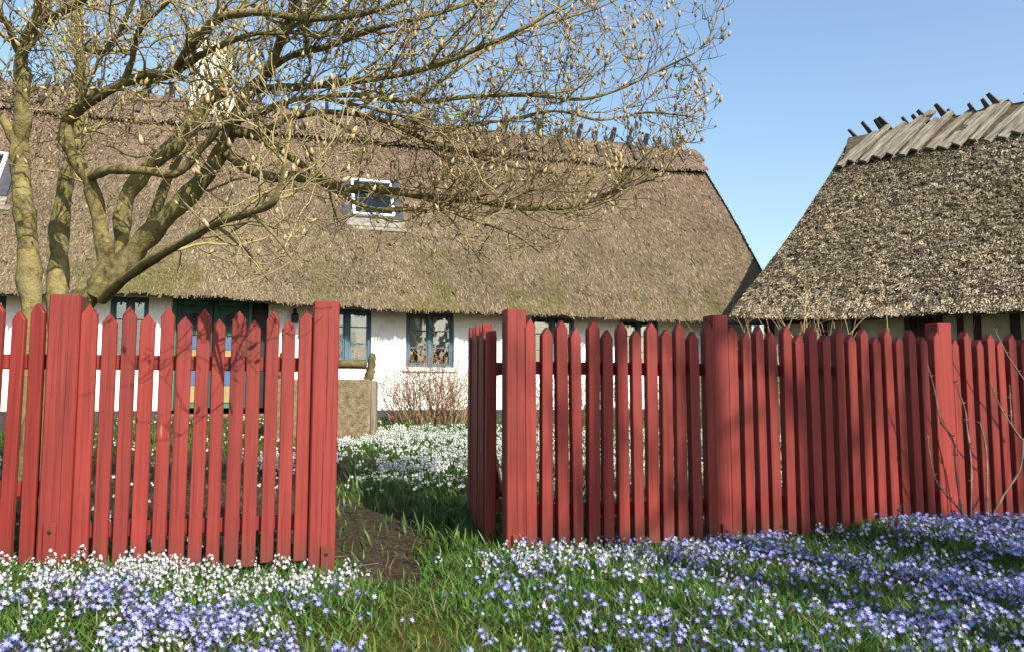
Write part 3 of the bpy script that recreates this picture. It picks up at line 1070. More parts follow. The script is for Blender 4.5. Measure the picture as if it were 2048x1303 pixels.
for (c0, h0), (c1, h1) in zip(list(zip(ps, pw))[:-1], list(zip(ps, pw))[1:]):
    if (c0, c1) == (1.80, 1.30):
        obj('barn_door', boxes('barn_door', [(c1 + h1 + 0.002 + i_ * 0.078, c1 + h1 + 0.075 + i_ * 0.078, bw - 0.08, bw - 0.03, 0.53, 2.33) for i_ in range(5)], TIMBER, 0.004), barn)
        continue
    for za, zb in ((0.524, 1.398), (1.542, 2.336)):
        obj('infill_panel', boxes('infill_panel', [(c1 + h1 + 0.002, c0 - h0 - 0.002, bw - 0.11, bw - 0.035, za, zb)], PANEL, 0.008), barn)
obj('end_wall', boxes('end_wall', [(BT1 - 0.60, BT1 - 0.46, -2 * BRW + 0.5, bw - 0.16, 0.3, 2.6)], PANEL, 0.01), barn)
obj('rear_wall', boxes('rear_wall', [(BT0 + 0.3, BT1 - 0.62, -2 * BRW + 0.4, -2 * BRW + 0.55, 0.3, 2.6)], PANEL, 0.01), barn)

# ------------------------------------------------------------------ fence
def picket_mesh(w, h, th, seed):
    r = random.Random(seed)
    hw_ = w / 2
    # outline in x,z: gothic point with slightly curved shoulders
    out = [(-hw_, 0), (hw_, 0), (hw_, h - 0.046), (hw_ * 0.52, h - 0.0225), (0.0, h), (-hw_ * 0.52, h - 0.0225), (-hw_, h - 0.046)]
    out = [(x_ + r.uniform(-.0012, .0012), z_ + r.uniform(-.002, .002)) for x_, z_ in out]
    c = 0.0035
    n = len(out)
    cx, cz = 0.0, h / 2
    V = []
    for ins, y_ in ((c, -th), (0, -th + c), (0, -c), (c, 0)):
        for x_, z_ in out:
            V.append((x_ * (1 - ins / hw_), y_, cz + (z_ - cz) * (1 - ins / (h / 2))))
    F = [tuple(range(n)), tuple(range(3 * n, 4 * n))[::-1]]
    for l_ in range(3):
        for i in range(n):
            F.append((l_ * n + i, (l_ + 1) * n + i, (l_ + 1) * n + (i + 1) % n, l_ * n + (i + 1) % n))
    return mesh_py('picket', V, F, RED)


PK = {}
for pw_, pt_ in ((0.066, 0.030), (0.062, 0.054)):
    PK[pw_] = ([picket_mesh(pw_ + 0.002 * (k % 3 - 1), 1.235, pt_, 100 + k) for k in range(5)], [picket_mesh(pw_ - 0.001 + 0.002 * (k % 3 - 1), 1.195, pt_, 120 + k) for k in range(5)])
TOPZ = 1.282


def fence_panel(A, B, n, name, label, first_tall=True, low=0.205, top=0.985, off0=0.045, off1=0.045, dz=0.0, cat='fence', group=None, extra_top=None, rail_ext=0.0, pk=0.062):
    A, B = np.array(A, float), np.array(B, float)
    d = B - A
    Ln = float(np.linalg.norm(d))
    ang = math.atan2(d[1], d[0])
    root = empty(name, (A[0], A[1], 0.0), ang)
    tag(root, label, cat, group)
    for zz in (low, top):
        obj('rail', boxes('rail', [(off0 - 0.03 - rail_ext, Ln - off1 + 0.03, 0.002, 0.042, zz, zz + 0.070)], RED, 0.004), root)
    for i in range(n):
        x_ = off0 + (Ln - off0 - off1) * (i / (n - 1) if n > 1 else 0)
        tall = (i % 2 == 0) == first_tall
        me = random.choice(PK[pk][0 if tall else 1])
        h = 1.235 if tall else 1.195
        tp = TOPZ - (0 if tall else 0.040) + dz + random.uniform(-0.007, 0.007)
        if extra_top:
            tp += extra_top * x_ / Ln
        o_ = obj('picket', me, root)
        o_.location = (x_ + random.uniform(-0.003, 0.003), random.uniform(-0.0015, 0.0005), tp - h)
        o_.rotation_euler = (random.uniform(-0.005, 0.005), random.uniform(-0.008, 0.008), random.uniform(-0.03, 0.03))
        o_.scale = (random.uniform(0.94, 1.06), random.uniform(0.9, 1.1), 1.0)
    return root


def fence_post(xy, ang, w, top, label, crack=None, cleat=(0.02, 0.16), zc=0.0):
    root = empty('fence_post', (xy[0], xy[1], 0.0), ang)
    tag(root, label, 'post', 'posts of the red picket fence')
    h = w / 2
    bm = bmesh.new()
    rings = [(-0.15, 1.0), (top - 0.006, 1.0), (top, 0.93)]
    vs_ = []
    for z_, k_ in rings:
        c = 0.006
        pts = [(-h, -h + c), (-h + c, -h), (h - c, -h), (h, -h + c), (h, h - c), (h - c, h), (-h + c, h), (-h, h - c)]
        vs_.append([bm.verts.new((x_ * k_, y_ * k_, z_)) for x_, y_ in pts])
    for a_, b_ in zip(vs_[:-1], vs_[1:]):
        for i in range(8):
            bm.faces.new((a_[i], a_[(i + 1) % 8], b_[(i + 1) % 8], b_[i]))
    bm.faces.new(vs_[-1])
    bm.faces.new(vs_[0][::-1])
    me = bpy.data.meshes.new('post_shaft')
    bm.to_mesh(me)
    bm.free()
    me.materials.append(RED)
    obj('post_shaft', me, root)
    # an old drying crack running down the front face
    if crack is not None:
        for (x0, za, zb, wob, wd) in crack:
            n = 26
            zz = np.linspace(za, zb, n)
            r_ = np.random.default_rng(int(abs(x0) * 1000 + za * 100))
            xx = x0 + wob * np.cumsum(r_.normal(0, 1, n)) * 0.25
            ww_ = wd * np.sin(np.linspace(0.15, np.pi - 0.15, n)) * (0.6 + 0.6 * r_.random(n))
            yf = -h - 0.0012
            V = [(a_ - b_, yf, c_) for a_, b_, c_ in zip(xx, ww_, zz)] + [(a_ + b_, yf, c_) for a_, b_, c_ in zip(xx, ww_, zz)]
            V += [(a_, yf + 0.002, c_) for a_, c_ in zip(xx, zz)]
            F = [(i, i + n, i + n + 1, i + 1) for i in range(n - 1)] + [(i, i + 1, i + 1 + 2 * n, i + 2 * n) for i in range(n - 1)]
            obj('crack', mesh_py('crack', V, F, CRACK), root)
    if cleat:
        cx, ch_ = cleat
        obj('base_cleat', boxes('base_cleat', [(cx - 0.026, cx + 0.026, -h - 0.016, -h - 0.001, -0.1, zc + ch_)], RED, 0.003), root)
        V, F = lathe([(0.009, 0), (0.009, 0.004), (0.005, 0.007)], 8)
        obj('bolt', mesh_py('bolt', [(x_ + cx, -h - 0.016 - z_, y_ + zc + ch_ - 0.04) for x_, y_, z_ in V], F, BLACK), root)
    return root


PA, PB, PC, PD, PE = (-2.078, 3.72), (-0.955, 4.08), (0.011, 4.40), (1.202, 4.71), (2.784, 5.21)


def ang_of(a_, b_):
    return math.atan2(b_[1] - a_[1], b_[0] - a_[0])


fence_panel((-3.62, 3.655), PA, 15, 'picket_fence', 'red picket fence with wide gaps in front of the magnolia trunks', True, low=0.40, top=0.985, off0=0.03, off1=0.115, dz=0.012, pk=0.066, group='panels of the red picket fence')
fence_panel(PA, PB, 13, 'picket_fence', 'sunny red picket fence dappled with branch shadows, in front of the green door', True, low=0.205, top=0.985, off0=0.105, off1=0.098, dz=0.002, pk=0.066, group='panels of the red picket fence')
fence_panel(PC, PD, 13, 'picket_fence', 'red picket fence between the open gate and the post half-way along the lawn', True, off0=0.085, off1=0.075, group='panels of the red picket fence')
fence_panel(PD, PE, 17, 'picket_fence', 'dark red picket fence in front of the tall dry grass and the barn', True, off0=0.08, off1=0.075, group='panels of the red picket fence')
fence_panel(PE, (4.8, 5.885), 21, 'picket_fence', 'red picket fence behind the thorny bare stems', False, off0=0.085, off1=0.06, group='panels of the red picket fence')
fence_post(PA, ang_of(PA, PB), 0.130, 1.325, 'thick red post under the magnolia with branch shadows on its face', [(0.022, 0.25, 1.33, 0.0012, 0.0009), (-0.018, 0.9, 1.3, 0.001, 0.0005)], (-0.012, 0.205), 0.09)
fence_post(PB, ang_of(PA, PB), 0.128, 1.338, 'tall sunlit red gatepost with a long crack, beside the stone well', [(0.008, 0.62, 1.335, 0.0022, 0.0014), (-0.006, 0.05, 0.72, 0.0026, 0.0018)], (0.020, 0.115), 0.015)
fence_post(PC, ang_of(PC, PD), 0.112, 1.336, 'red gatepost that the open gate hangs on', [(0.002, 0.1, 1.33, 0.0010, 0.0008)], (0.0, 0.12), 0.01)
fence_post(PD, ang_of(PD, PE), 0.108, 1.335, 'red post half-way along the squill lawn, without stems before it', None, (0.0, 0.12), 0.02)
fence_post(PE, ang_of(PD, PE), 0.112, 1.335, 'red post with thorny bare stems growing up before it', None, (0.0, 0.12), 0.03)

# the gate leaf, swung open into the garden
gate = fence_panel((-0.245, 5.33), (-0.085, 4.50), 10, 'garden_gate', 'red picket gate standing open, seen along its edge', True, low=0.22, top=0.985, off0=0.03, off1=0.06, dz=0.033, cat='gate', extra_top=-0.035, rail_ext=0.02)
# its pickets face the path: turn the leaf so that rails lie on the far side
V, F = tube(np.array([(0.06, 0.024, 0.96), (0.77, 0.024, 0.31)]), np.array([0.032, 0.032]), 4)
obj('brace', mesh_py('brace', V, [tuple(f) if f[2] != f[3] else tuple(f[:3]) for f in F.tolist()], RED), gate)
for zz in (0.26, 1.01):
    obj('hinge', boxes('hinge', [(0.62, 0.90, 0.0435, 0.050, zz - 0.016, zz + 0.016)], BLACK, 0.002), gate)

# ------------------------------------------------------------------ well
well = empty('stone_well', (-2.36, 10.15, float(ground_z(-2.36, 10.15))), math.radians(4))
tag(well, 'square pebbly concrete well with a mossy log windlass', 'well')
obj('well_wall', boxes('well_wall', [(-0.62, 0.615, -0.5, -0.36, -0.1, 0.735), (-0.62, 0.615, 0.36, 0.5, -0.1, 0.735), (-0.62, -0.48, -0.358, 0.358, -0.1, 0.732), (0.475, 0.615, -0.358, 0.358, -0.1, 0.732)], CONC, 0.022, 0.006), well)
obj('corner_post', boxes('corner_post', [(0.617, 0.675, -0.47, -0.40, -0.1, 0.715)], OAK, 0.008), well)
for x_ in (0.56, -0.56):
    pts = catmull([(x_ - 0.03, -0.02, 0.735), (x_ - 0.01, -0.02, 0.80), (x_ + 0.01, -0.01, 0.90), (x_ + 0.02, -0.01, 1.02), (x_ + 0.022, 0, 1.07)], 5)
    V, F = tube(pts, np.linspace(0.062, 0.040, len(pts)), 8, 0.25)
    obj('windlass_post', mesh_py('windlass_post', V, [tuple(f) if f[2] != f[3] else tuple(f[:3]) for f in F.tolist()], LOG, True), well)
pts = catmull([(-0.70, 0.0, 0.955), (-0.3, 0.0, 0.945), (0.1, 0.0, 0.94), (0.50, 0, 0.935)], 5)
V, F = tube(pts, np.full(len(pts), 0.056), 10, 0.12)
obj('windlass_log', mesh_py('windlass_log', V, [tuple(f) if f[2] != f[3] else tuple(f[:3]) for f in F.tolist()], LOG, True), well)

# ------------------------------------------------------------------ magnolia
class Grow:
    def __init__(s):
        s.tw = Acc()
        s.buds = []          # (pos, dir, size)

    def twig(s, P, r0, r1, k=4):
        n = len(P)
        V, F = tube(P, np.linspace(r0, r1, n), k, 0.0, False)
        c = np.array([0.21, 0.168, 0.088]) * random.uniform(0.65, 1.35)
        if random.random() < 0.35:
            c = np.array([0.31, 0.265, 0.115]) * random.uniform(0.7, 1.2)
        c = np.tile(c, (len(V), 1))
        if r0 > 0.004:
            li = rng.random(len(V)) < 0.28
            c[li] = np.array([0.33, 0.275, 0.085])
        s.tw.add(V, F, c)


def wander(p, d, L, n, wob, up, r):
    pts = [np.array(p, float)]
    d = np.array(d, float)
    for i in range(n):
        d = d + np.array([r.gauss(0, wob), r.gauss(0, wob), r.gauss(0, wob) + up])
        d /= np.linalg.norm(d)
        pts.append(pts[-1] + d * L / n)
    return np.array(pts), d


def in_crown(p):
    x, y, z = p
    if y < 1.9 or y > 7.5:
        return False
    if x > 1.22 + 0.10 * (z - 2.2):
        return False
    zl = EYE + y * np.interp(x, [-4, -1.0, 0.0, 0.6, 1.3], [0.14, 0.145, 0.17, 0.21, 0.25])
    return z > zl


tree = empty('magnolia_tree', (-3.02, 5.05, float(ground_z(-3.02, 5.05))))
tag(tree, 'old many-stemmed magnolia with lichened limbs, bare twigs and furry buds', 'tree')
TB = np.array(tree.location)
g = Grow()
R_ = random.Random(5)
# name, [(x, y, depth, radius px at that depth)]  directions read off the photograph, depths chosen for a round crown
LIMBS = [
    ('trunk', [(66, 1010, 5.05, 36), (62, 880, 5.05, 31), (60, 740, 5.02, 28), (58, 614, 5.0, 26), (55, 524, 5.0, 24), (45, 428, 4.95, 22), (36, 352, 4.95, 21), (34, 286, 4.9, 20), (40, 228, 4.85, 18), (43, 167, 4.8, 16), (41, 114, 4.75, 15), (62, 57, 4.7, 14), (79, 14, 4.65, 13), (90, -60, 4.6, 11), (120, -160, 4.5, 8)], 0),
    ('trunk', [(80, 1010, 5.2, 34), (100, 860, 5.2, 26), (108, 720, 5.2, 24), (113, 614, 5.2, 23), (119, 520, 5.25, 22), (123, 450, 5.3, 21), (131, 370, 5.3, 18), (150, 300, 5.35, 14), (162, 200, 5.4, 13), (158, 95, 5.4, 12), (151, 45, 5.4, 11), (158, -10, 5.4, 10), (170, -120, 5.4, 7)], 0),
    ('trunk', [(72, 1000, 4.98, 34), (78, 860, 4.95, 28), (98, 730, 4.92, 26), (140, 640, 4.9, 27), (195, 580, 4.9, 28), (248, 545, 4.88, 26), (286, 500, 4.85, 24), (333, 452, 4.8, 22), (390, 390, 4.75, 21), (438, 328, 4.7, 19), (457, 286, 4.65, 17), (477, 228, 4.55, 15), (505, 181, 4.5, 14), (538, 138, 4.42, 12), (557, 95, 4.35, 11), (581, 29, 4.25, 9), (600, -60, 4.1, 7), (640, -170, 3.9, 4)], 0),
    ('limb', [(190, 588, 4.88, 22), (208, 540, 4.84, 20), (206, 490, 4.8, 19), (190, 420, 4.78, 18), (177, 365, 4.74, 18), (150, 320, 4.7, 17), (136, 285, 4.68, 17), (140, 248, 4.66, 16), (162, 222, 4.62, 14), (205, 190, 4.56, 12), (248, 167, 4.5, 11), (290, 153, 4.45, 10), (345, 148, 4.4, 9), (385, 122, 4.3, 8), (430, 98, 4.2, 7), (500, 70, 4.1, 6), (570, 66, 4.05, 5)], 0.25),
    ('limb', [(176, 356, 4.74, 12), (206, 344, 4.66, 11.5), (238, 340, 4.6, 11), (295, 344, 4.55, 10.5), (352, 350, 4.5, 10), (381, 328, 4.47, 9.5), (419, 286, 4.42, 9), (445, 255, 4.36, 8), (490, 238, 4.3, 7.5), (545, 216, 4.25, 7), (620, 196, 4.2, 6), (700, 208, 4.2, 5), (790, 228, 4.2, 3.5)], 0.35),
    ('limb', [(225, 565, 4.92, 20), (246, 500, 4.95, 19), (253, 428, 4.98, 19), (268, 381, 5.0, 19), (305, 328, 5.0, 18), (352, 286, 5.0, 18), (381, 248, 5.0, 17), (400, 212, 4.98, 16), (427, 191, 4.95, 15), (447, 183, 4.9, 14)], 9),
    ('limb', [(275, 515, 5.0, 15), (305, 440, 5.12, 13), (330, 370, 5.2, 11), (362, 300, 5.3, 9), (405, 235, 5.4, 7.5), (440, 170, 5.45, 6.5), (462, 100, 5.5, 5.5), (480, 30, 5.5, 4.5), (500, -50, 5.5, 3)], 0.3),
    ('limb', [(452, 305, 4.68, 14), (478, 325, 4.70, 13), (514, 346, 4.74, 12), (552, 355, 4.78, 11.5), (595, 352, 4.82, 12), (643, 362, 4.86, 11.5), (700, 376, 4.9, 11), (760, 376, 4.92, 10.5), (830, 386, 4.95, 9.5), (900, 395, 4.98, 8.5), (960, 401, 5.0, 7.5), (1040, 413, 5.02, 6.5), (1100, 415, 5.03, 6), (1160, 408, 5.04, 6), (1220, 385, 5.05, 5), (1280, 365, 5.05, 4), (1325, 352, 5.05, 2)], 0.45),
    ('limb', [(465, 262, 4.6, 13), (505, 268, 4.66, 12.5), (540, 285, 4.72, 11), (576, 310, 4.78, 9.5), (614, 338, 4.83, 7.5), (650, 358, 4.86, 5)], 0.9),
    ('limb', [(505, 268, 4.66, 9), (545, 256, 4.64, 8.5), (586, 235, 4.64, 8), (667, 225, 4.66, 7), (760, 240, 4.7, 6.5), (850, 280, 4.75, 5.5), (940, 310, 4.8, 4.5), (1010, 330, 4.85, 3.5), (1095, 345, 4.9, 2)], 0.2),
    ('limb', [(205, 600, 4.85, 13), (248, 558, 4.6, 12), (310, 514, 4.2, 11), (371, 481, 3.9, 10), (428, 449, 3.62, 9), (500, 425, 3.4, 8), (545, 404, 3.3, 7.5), (562, 364, 3.25, 6), (568, 326, 3.2, 4)], 0.35),
    ('limb', [(505, 181, 4.5, 10), (545, 176, 4.45, 9.5), (600, 176, 4.4, 9), (695, 166, 4.35, 8.5), (790, 151, 4.3, 7.5), (867, 132, 4.25, 6.5), (950, 100, 4.2, 5.5), (1040, 60, 4.15, 4.5), (1130, 8, 4.1, 3), (1200, -40, 4.1, 2)], 0.15),
    ('limb', [(620, 196, 4.2, 6), (710, 190, 4.3, 6.5), (830, 203, 4.42, 6), (940, 192, 4.5, 5.5), (1050, 188, 4.55, 5), (1150, 197, 4.58, 4.2), (1210, 188, 4.58, 3.4), (1280, 160, 4.58, 2.8), (1340, 130, 4.58, 2.2), (1392, 105, 4.58, 1.6)], 0.1),
    ('limb', [(538, 138, 4.42, 9), (590, 110, 4.3, 8.5), (660, 92, 4.15, 7.5), (740, 60, 4.0, 6.5), (820, 40, 3.9, 5.5), (930, 10, 3.85, 4), (1010, -30, 3.8, 3)], 0.15),
    ('limb', [(345, 148, 4.4, 8), (385, 88, 4.2, 9), (447, 34, 4.05, 9), (524, 24, 3.95, 8.5), (619, 38, 3.9, 8), (700, 33, 3.85, 7), (790, 8, 3.8, 5.5), (870, -30, 3.8, 4)], 0.15),
    ('limb', [(850, 280, 4.75, 4.5), (930, 250, 4.8, 4.2), (1020, 240, 4.85, 4), (1110, 222, 4.9, 3.6), (1200, 240, 4.95, 3), (1290, 225, 5.0, 2.5), (1370, 232, 5.0, 1.8)], 0.1),
    ('limb', [(830, 203, 4.42, 5), (900, 150, 4.5, 4.6), (985, 92, 4.55, 4), (1090, 50, 4.6, 3.2), (1200, 15, 4.6, 2.2), (1290, -30, 4.6, 1.5)], 0.1),
    ('limb', [(830, 386, 4.95, 5), (895, 420, 4.92, 4.2), (960, 445, 4.9, 3.4), (1030, 470, 4.9, 2.6), (1080, 505, 4.9, 1.6)], 0.1),
    ('limb', [(643, 362, 4.86, 5), (690, 395, 4.82, 5), (745, 416, 4.8, 4.5), (810, 420, 4.8, 4), (880, 408, 4.8, 3), (930, 380, 4.8, 2)], 0.1),
    ('limb', [(500, 425, 3.4, 4.5), (540, 462, 3.34, 4), (575, 505, 3.3, 3), (600, 545, 3.27, 2)], 0.1),
    ('limb', [(428, 449, 3.62, 4.5), (470, 480, 3.55, 4), (510, 520, 3.5, 3), (535, 560, 3.45, 2)], 0.1),
    ('limb', [(34, 286, 4.9, 13), (5, 240, 4.85, 11), (-40, 190, 4.8, 9), (-100, 110, 4.7, 7), (-170, 0, 4.6, 4)], 0.2),
    ('limb', [(41, 114, 4.75, 9), (20, 60, 4.6, 7), (-10, 10, 4.45, 6), (-40, -80, 4.3, 4)], 0.1),
    ('limb', [(62, 57, 4.7, 11), (110, 33, 4.55, 10), (160, 4, 4.4, 9), (230, -40, 4.2, 7), (320, -110, 4.0, 5)], 0.1),
    ('limb', [(158, 95, 5.4, 8), (205, 102, 5.2, 7), (240, 60, 5.1, 6), (262, 10, 5.0, 5), (290, -60, 4.9, 3)], 0.1),
    ('limb', [(248, 167, 4.5, 8), (266, 120, 4.4, 7), (272, 80, 4.3, 6.5), (290, 45, 4.2, 6), (330, 10, 4.1, 5), (380, -50, 4.0, 3)], 0.1),
    # the boughs that reach over the fence towards the lane
    ('limb', [(581, 29, 4.25, 7), (620, -60, 3.9, 6), (680, -170, 3.5, 5), (740, -320, 3.2, 3)], 0.1),
]
RAW = []
for name, pts, start in LIMBS:
    P = np.array([at(a_, b_, c_) for a_, b_, c_, d_ in pts])
    Rr = np.array([0.87 * d_ * c_ / FPX for a_, b_, c_, d_ in pts])
    if name == 'trunk':
        P[0, 2] = ground_z(P[0, 0], P[0, 1]) - 0.05
    Q = catmull(np.hstack([P, Rr[:, None]]), 5)
    C, rad = Q[:, :3], np.clip(Q[:, 3], 0.0015, 1)
    # small crooks and swellings
    n = len(C)
    wob = np.cumsum(rng.normal(0, 0.25, (n, 3)), 0)
    wob -= np.linspace(0, 1, n)[:, None] * wob[-1]
    C = C + wob * rad[:, None] * 0.22
    rad = rad * (1 + 0.10 * np.sin(np.arange(n) * 0.9 + R_.random() * 6) + rng.normal(0, 0.035, n))
    V, F = tube(C, rad, 12 if rad[0] > 0.03 else 8, 0.13)
    o = obj(name, mesh_py(name, V - TB, [tuple(f) if f[2] != f[3] else tuple(f[:3]) for f in F.tolist()], BARK, True), tree)
    RAW.append((name, C, rad, start))
# the pale sawn end of the cut bough
p_ = at(447, 183, 4.9)
d_ = p_ - at(427, 191, 4.95)
d_ /= np.linalg.norm(d_)
V, F = tube(np.array([p_ + d_ * 0.003, p_ + d_ * 0.012]), np.array([0.038, 0.036]), 10, 0.05)
SAWN = mat_noise('sawn_wood', [(0.3, (0.25, 0.12, 0.06)), (0.7, (0.46, 0.27, 0.15))], 20, 0.9, 0.2, rnd=False)
obj('sawn_end', mesh_py('sawn_end', V - TB, [tuple(f) if f[2] != f[3] else tuple(f[:3]) for f in F.tolist()] + [tuple(range(10, 20))], SAWN), tree)

brn = Acc()


def add_bud(p, d, size):
    g.buds.append((np.array(p), np.array(d), size))


def spur(p, d, r):
    """short end shoot with a furry bud"""
    L = r.uniform(0.03, 0.11)
    dd = np.array(d) * 0.6 + np.array([r.gauss(0, 0.45), r.gauss(0, 0.45), r.gauss(0.30, 0.4)])
    dd /= np.linalg.norm(dd)
    P, e = wander(p, dd, L, 2, 0.2, 0.18, r)
    if not in_crown(P[-1]):
        return
    g.twig(P, 0.0024, 0.0016, 3)
    u = r.random()
    if u < (0.36 if P[-1][1] > 4.15 and P[-1][2] > 2.0 else 0.17):
        e = e * 0.6 + np.array([0, 0, 0.6])
        add_bud(P[-1], e / np.linalg.norm(e), r.uniform(0.029, 0.050))
    elif u < 0.55:
        add_bud(P[-1], e, r.uniform(0.009, 0.016))


def shoot(p, d, L, r0, lev, r):
    n = max(4, int(L / 0.055))
    P, e = wander(p, d, L, n, 0.20 if lev == 1 else 0.26, 0.05 if lev == 1 else 0.065, r)
    keep = 0
    for q in P:
        if not in_crown(q):
            break
        keep += 1
    if keep < 3:
        return
    P = P[:keep]
    n = len(P) - 1
    r1 = r0 * 0.42
    g.twig(P, r0, r1, 5 if lev == 1 else 4)
    rad = np.linspace(r0, r1, n + 1)
    for i in range(1, n + 1):
        t_ = (P[i] - P[i - 1])
        t_ /= np.linalg.norm(t_)
        if lev == 1:
            if r.random() < 0.74:
                dd = t_ * 0.55 + np.array([r.gauss(0, 0.55), r.gauss(0, 0.55), r.gauss(0.12, 0.5)])
                dd /= np.linalg.norm(dd)
                shoot(P[i], dd, r.uniform(0.12, 0.40), max(0.0026, rad[i] * 0.6), 2, r)
        if lev == 2 and r.random() < 0.60:
            spur(P[i], t_, r)
    if lev <= 2:
        spur(P[-1], t_, r)
        if r.random() < 0.5:
            spur(P[-1], t_, r)


for name, C, rad, start in RAW:
    if start > 5:
        continue
    seg = np.linalg.norm(np.diff(C, axis=0), axis=1)
    cum = np.concatenate([[0], np.cumsum(seg)])
    tot = cum[-1]
    s_ = tot * (0.55 if name == 'trunk' else start)
    while s_ < tot:
        i = min(len(C) - 2, int(np.searchsorted(cum, s_)))
        if C[i][0] < -1.0 and C[i][2] < 2.35 and R_.random() < 0.55:
            s_ += 0.1
            continue
        t_ = C[i + 1] - C[i]
        t_ /= np.linalg.norm(t_) + 1e-9
        dd = t_ * 0.75 + np.array([R_.gauss(0.10, 0.55), R_.gauss(0, 0.55), R_.gauss(0.10, 0.55)])
        dd /= np.linalg.norm(dd)
        L = R_.uniform(0.30, 0.85) * (1.0 if rad[i] > 0.008 else 0.7)
        shoot(C[i], dd, L, float(np.clip(rad[i] * 0.45, 0.0035, 0.009)), 1, R_)
        s_ += R_.uniform(0.062, 0.125)
    # the leader ends in fine shoots
    t_ = C[-1] - C[-2]
    t_ /= np.linalg.norm(t_)
    for _ in range(3):
        dd = t_ + np.array([R_.gauss(0, 0.35), R_.gauss(0, 0.35), R_.gauss(0.1, 0.3)])
        shoot(C[-1], dd / np.linalg.norm(dd), R_.uniform(0.25, 0.5), max(0.003, rad[-1] * 0.8), 1, R_)
me = g.tw.mesh('twigs', TWIG, True)
me.transform(Matrix.Translation(-Vector(TB)))
o = obj('twigs', me, tree)
o['kind'] = 'stuff'


def bud_mesh(name):
    prof = [(0.0, 0.0), (0.12, 0.08), (0.205, 0.28), (0.195, 0.50), (0.10, 0.80), (0.0, 1.02)]
    k = 6
    V, C = [], []
    for r_, z_ in prof:
        for j in range(k):
            V.append((r_ * math.cos(2 * math.pi * j / k), r_ * math.sin(2 * math.pi * j / k), z_))
            C.append(np.array([0.20, 0.13, 0.055]) * (1 - z_) ** 2 + np.array([0.56, 0.45, 0.25]) * (1 - (1 - z_) ** 2))
    F = [(i * k + j, i * k + (j + 1) % k, (i + 1) * k + (j + 1) % k, (i + 1) * k + j) for i in range(len(prof) - 1) for j in range(k)]
    return np.array(V), np.array(F), np.array(C)


BV, BF, BC = bud_mesh('bud')
bme = mesh_np('bud', BV, BF, BUD, BC, True)
vis = []
for p, d, sz in g.buds:
    q = p - CAM
    c = q @ _F
    if c > 0.3:
        x_, y_ = 1024 + FPX * (q @ _R) / c, 651.5 - FPX * (q @ _U) / c
        vis.append(-sz / c if 0 < x_ < 2048 and 0 < y_ < 1303 else 0.0)
    else:
        vis.append(0.0)
order = np.argsort(vis)
ba = Acc()
for rank, i in enumerate(order):
    p, d, sz = g.buds[i]
    q_ = Vector(d).to_track_quat('Z', 'Y')
    if rank < 300:
        o = obj('bud', bme, tree, loc=Vector(p - TB))
        o.rotation_mode = 'QUATERNION'
        o.rotation_quaternion = q_
        o.scale = (sz, sz, sz)
    else:
        M = np.array(q_.to_matrix()) * sz
        ba.add(BV @ M.T + p - TB, BF, BC)
o = obj('small_buds', ba.mesh('small_buds', BUD, True), tree)
o['kind'] = 'stuff'

# ------------------------------------------------------------------ grass and flowers
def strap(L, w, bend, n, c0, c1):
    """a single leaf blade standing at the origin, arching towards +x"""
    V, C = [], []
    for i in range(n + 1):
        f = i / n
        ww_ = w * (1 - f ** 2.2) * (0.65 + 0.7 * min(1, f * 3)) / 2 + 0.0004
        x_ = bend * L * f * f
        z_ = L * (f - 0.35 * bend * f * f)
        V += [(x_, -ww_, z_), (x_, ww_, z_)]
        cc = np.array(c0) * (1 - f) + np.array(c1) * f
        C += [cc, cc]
    F = [(2 * i, 2 * i + 1, 2 * i + 3, 2 * i + 2) for i in range(n)]
    return np.array(V), np.array(F), np.array(C)


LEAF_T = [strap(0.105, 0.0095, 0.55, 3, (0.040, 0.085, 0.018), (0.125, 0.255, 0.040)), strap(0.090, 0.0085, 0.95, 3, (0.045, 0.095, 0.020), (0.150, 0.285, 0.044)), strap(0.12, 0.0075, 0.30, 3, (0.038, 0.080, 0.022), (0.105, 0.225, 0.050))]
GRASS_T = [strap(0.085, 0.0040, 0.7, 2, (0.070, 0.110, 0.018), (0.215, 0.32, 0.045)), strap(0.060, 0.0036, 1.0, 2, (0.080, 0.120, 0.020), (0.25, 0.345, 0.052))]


def area(x0, x1, y0, y1, n):
    return x0 + (x1 - x0) * rng.random(n), y0 + (y1 - y0) * rng.random(n)


def in_view(X, Y, m=1.0):
    return np.abs(X) < (0.655 * Y + m)


def strip_front(X, Y):
    """the worn grassy way from the gate towards the lane: 1 in its middle"""
    c = -0.47 + (3.9 - Y) * 0.13
    return np.clip(1.5 - np.abs(X - c) / 0.17, 0, 1) * np.clip((4.0 - Y) / 0.3, 0, 1)


def put(accu, T, X, Y, sc, seedcol=True, tilt=0.35, dz=0.0, warm=0.25):
    pos = np.stack([X, Y, ground_z(X, Y) + dz], -1)
    n = len(X)
    cm = (0.60 + 0.75 * rng.random(n))[:, None] * np.ones(3)[None]
    cm = cm * (1 + (rng.random((n, 3)) - 0.5) * np.array([warm * 1.6, warm * 0.6, warm]))
    which = rng.integers(0, len(T), n)
    for k_ in range(len(T)):
        m_ = which == k_
        if not m_.any():
            continue
        V, F, C = scatter(*T[k_], pos[m_], rng.random(m_.sum()) * 6.283, sc[m_], tilt * rng.random(m_.sum()), rng.random(m_.sum()) * 6.283, cm[m_])
        if F.shape[1] == 3:
            F = np.hstack([F, F[:, 2:3]])
        accu.add(V, F, C)


lawn = Acc()
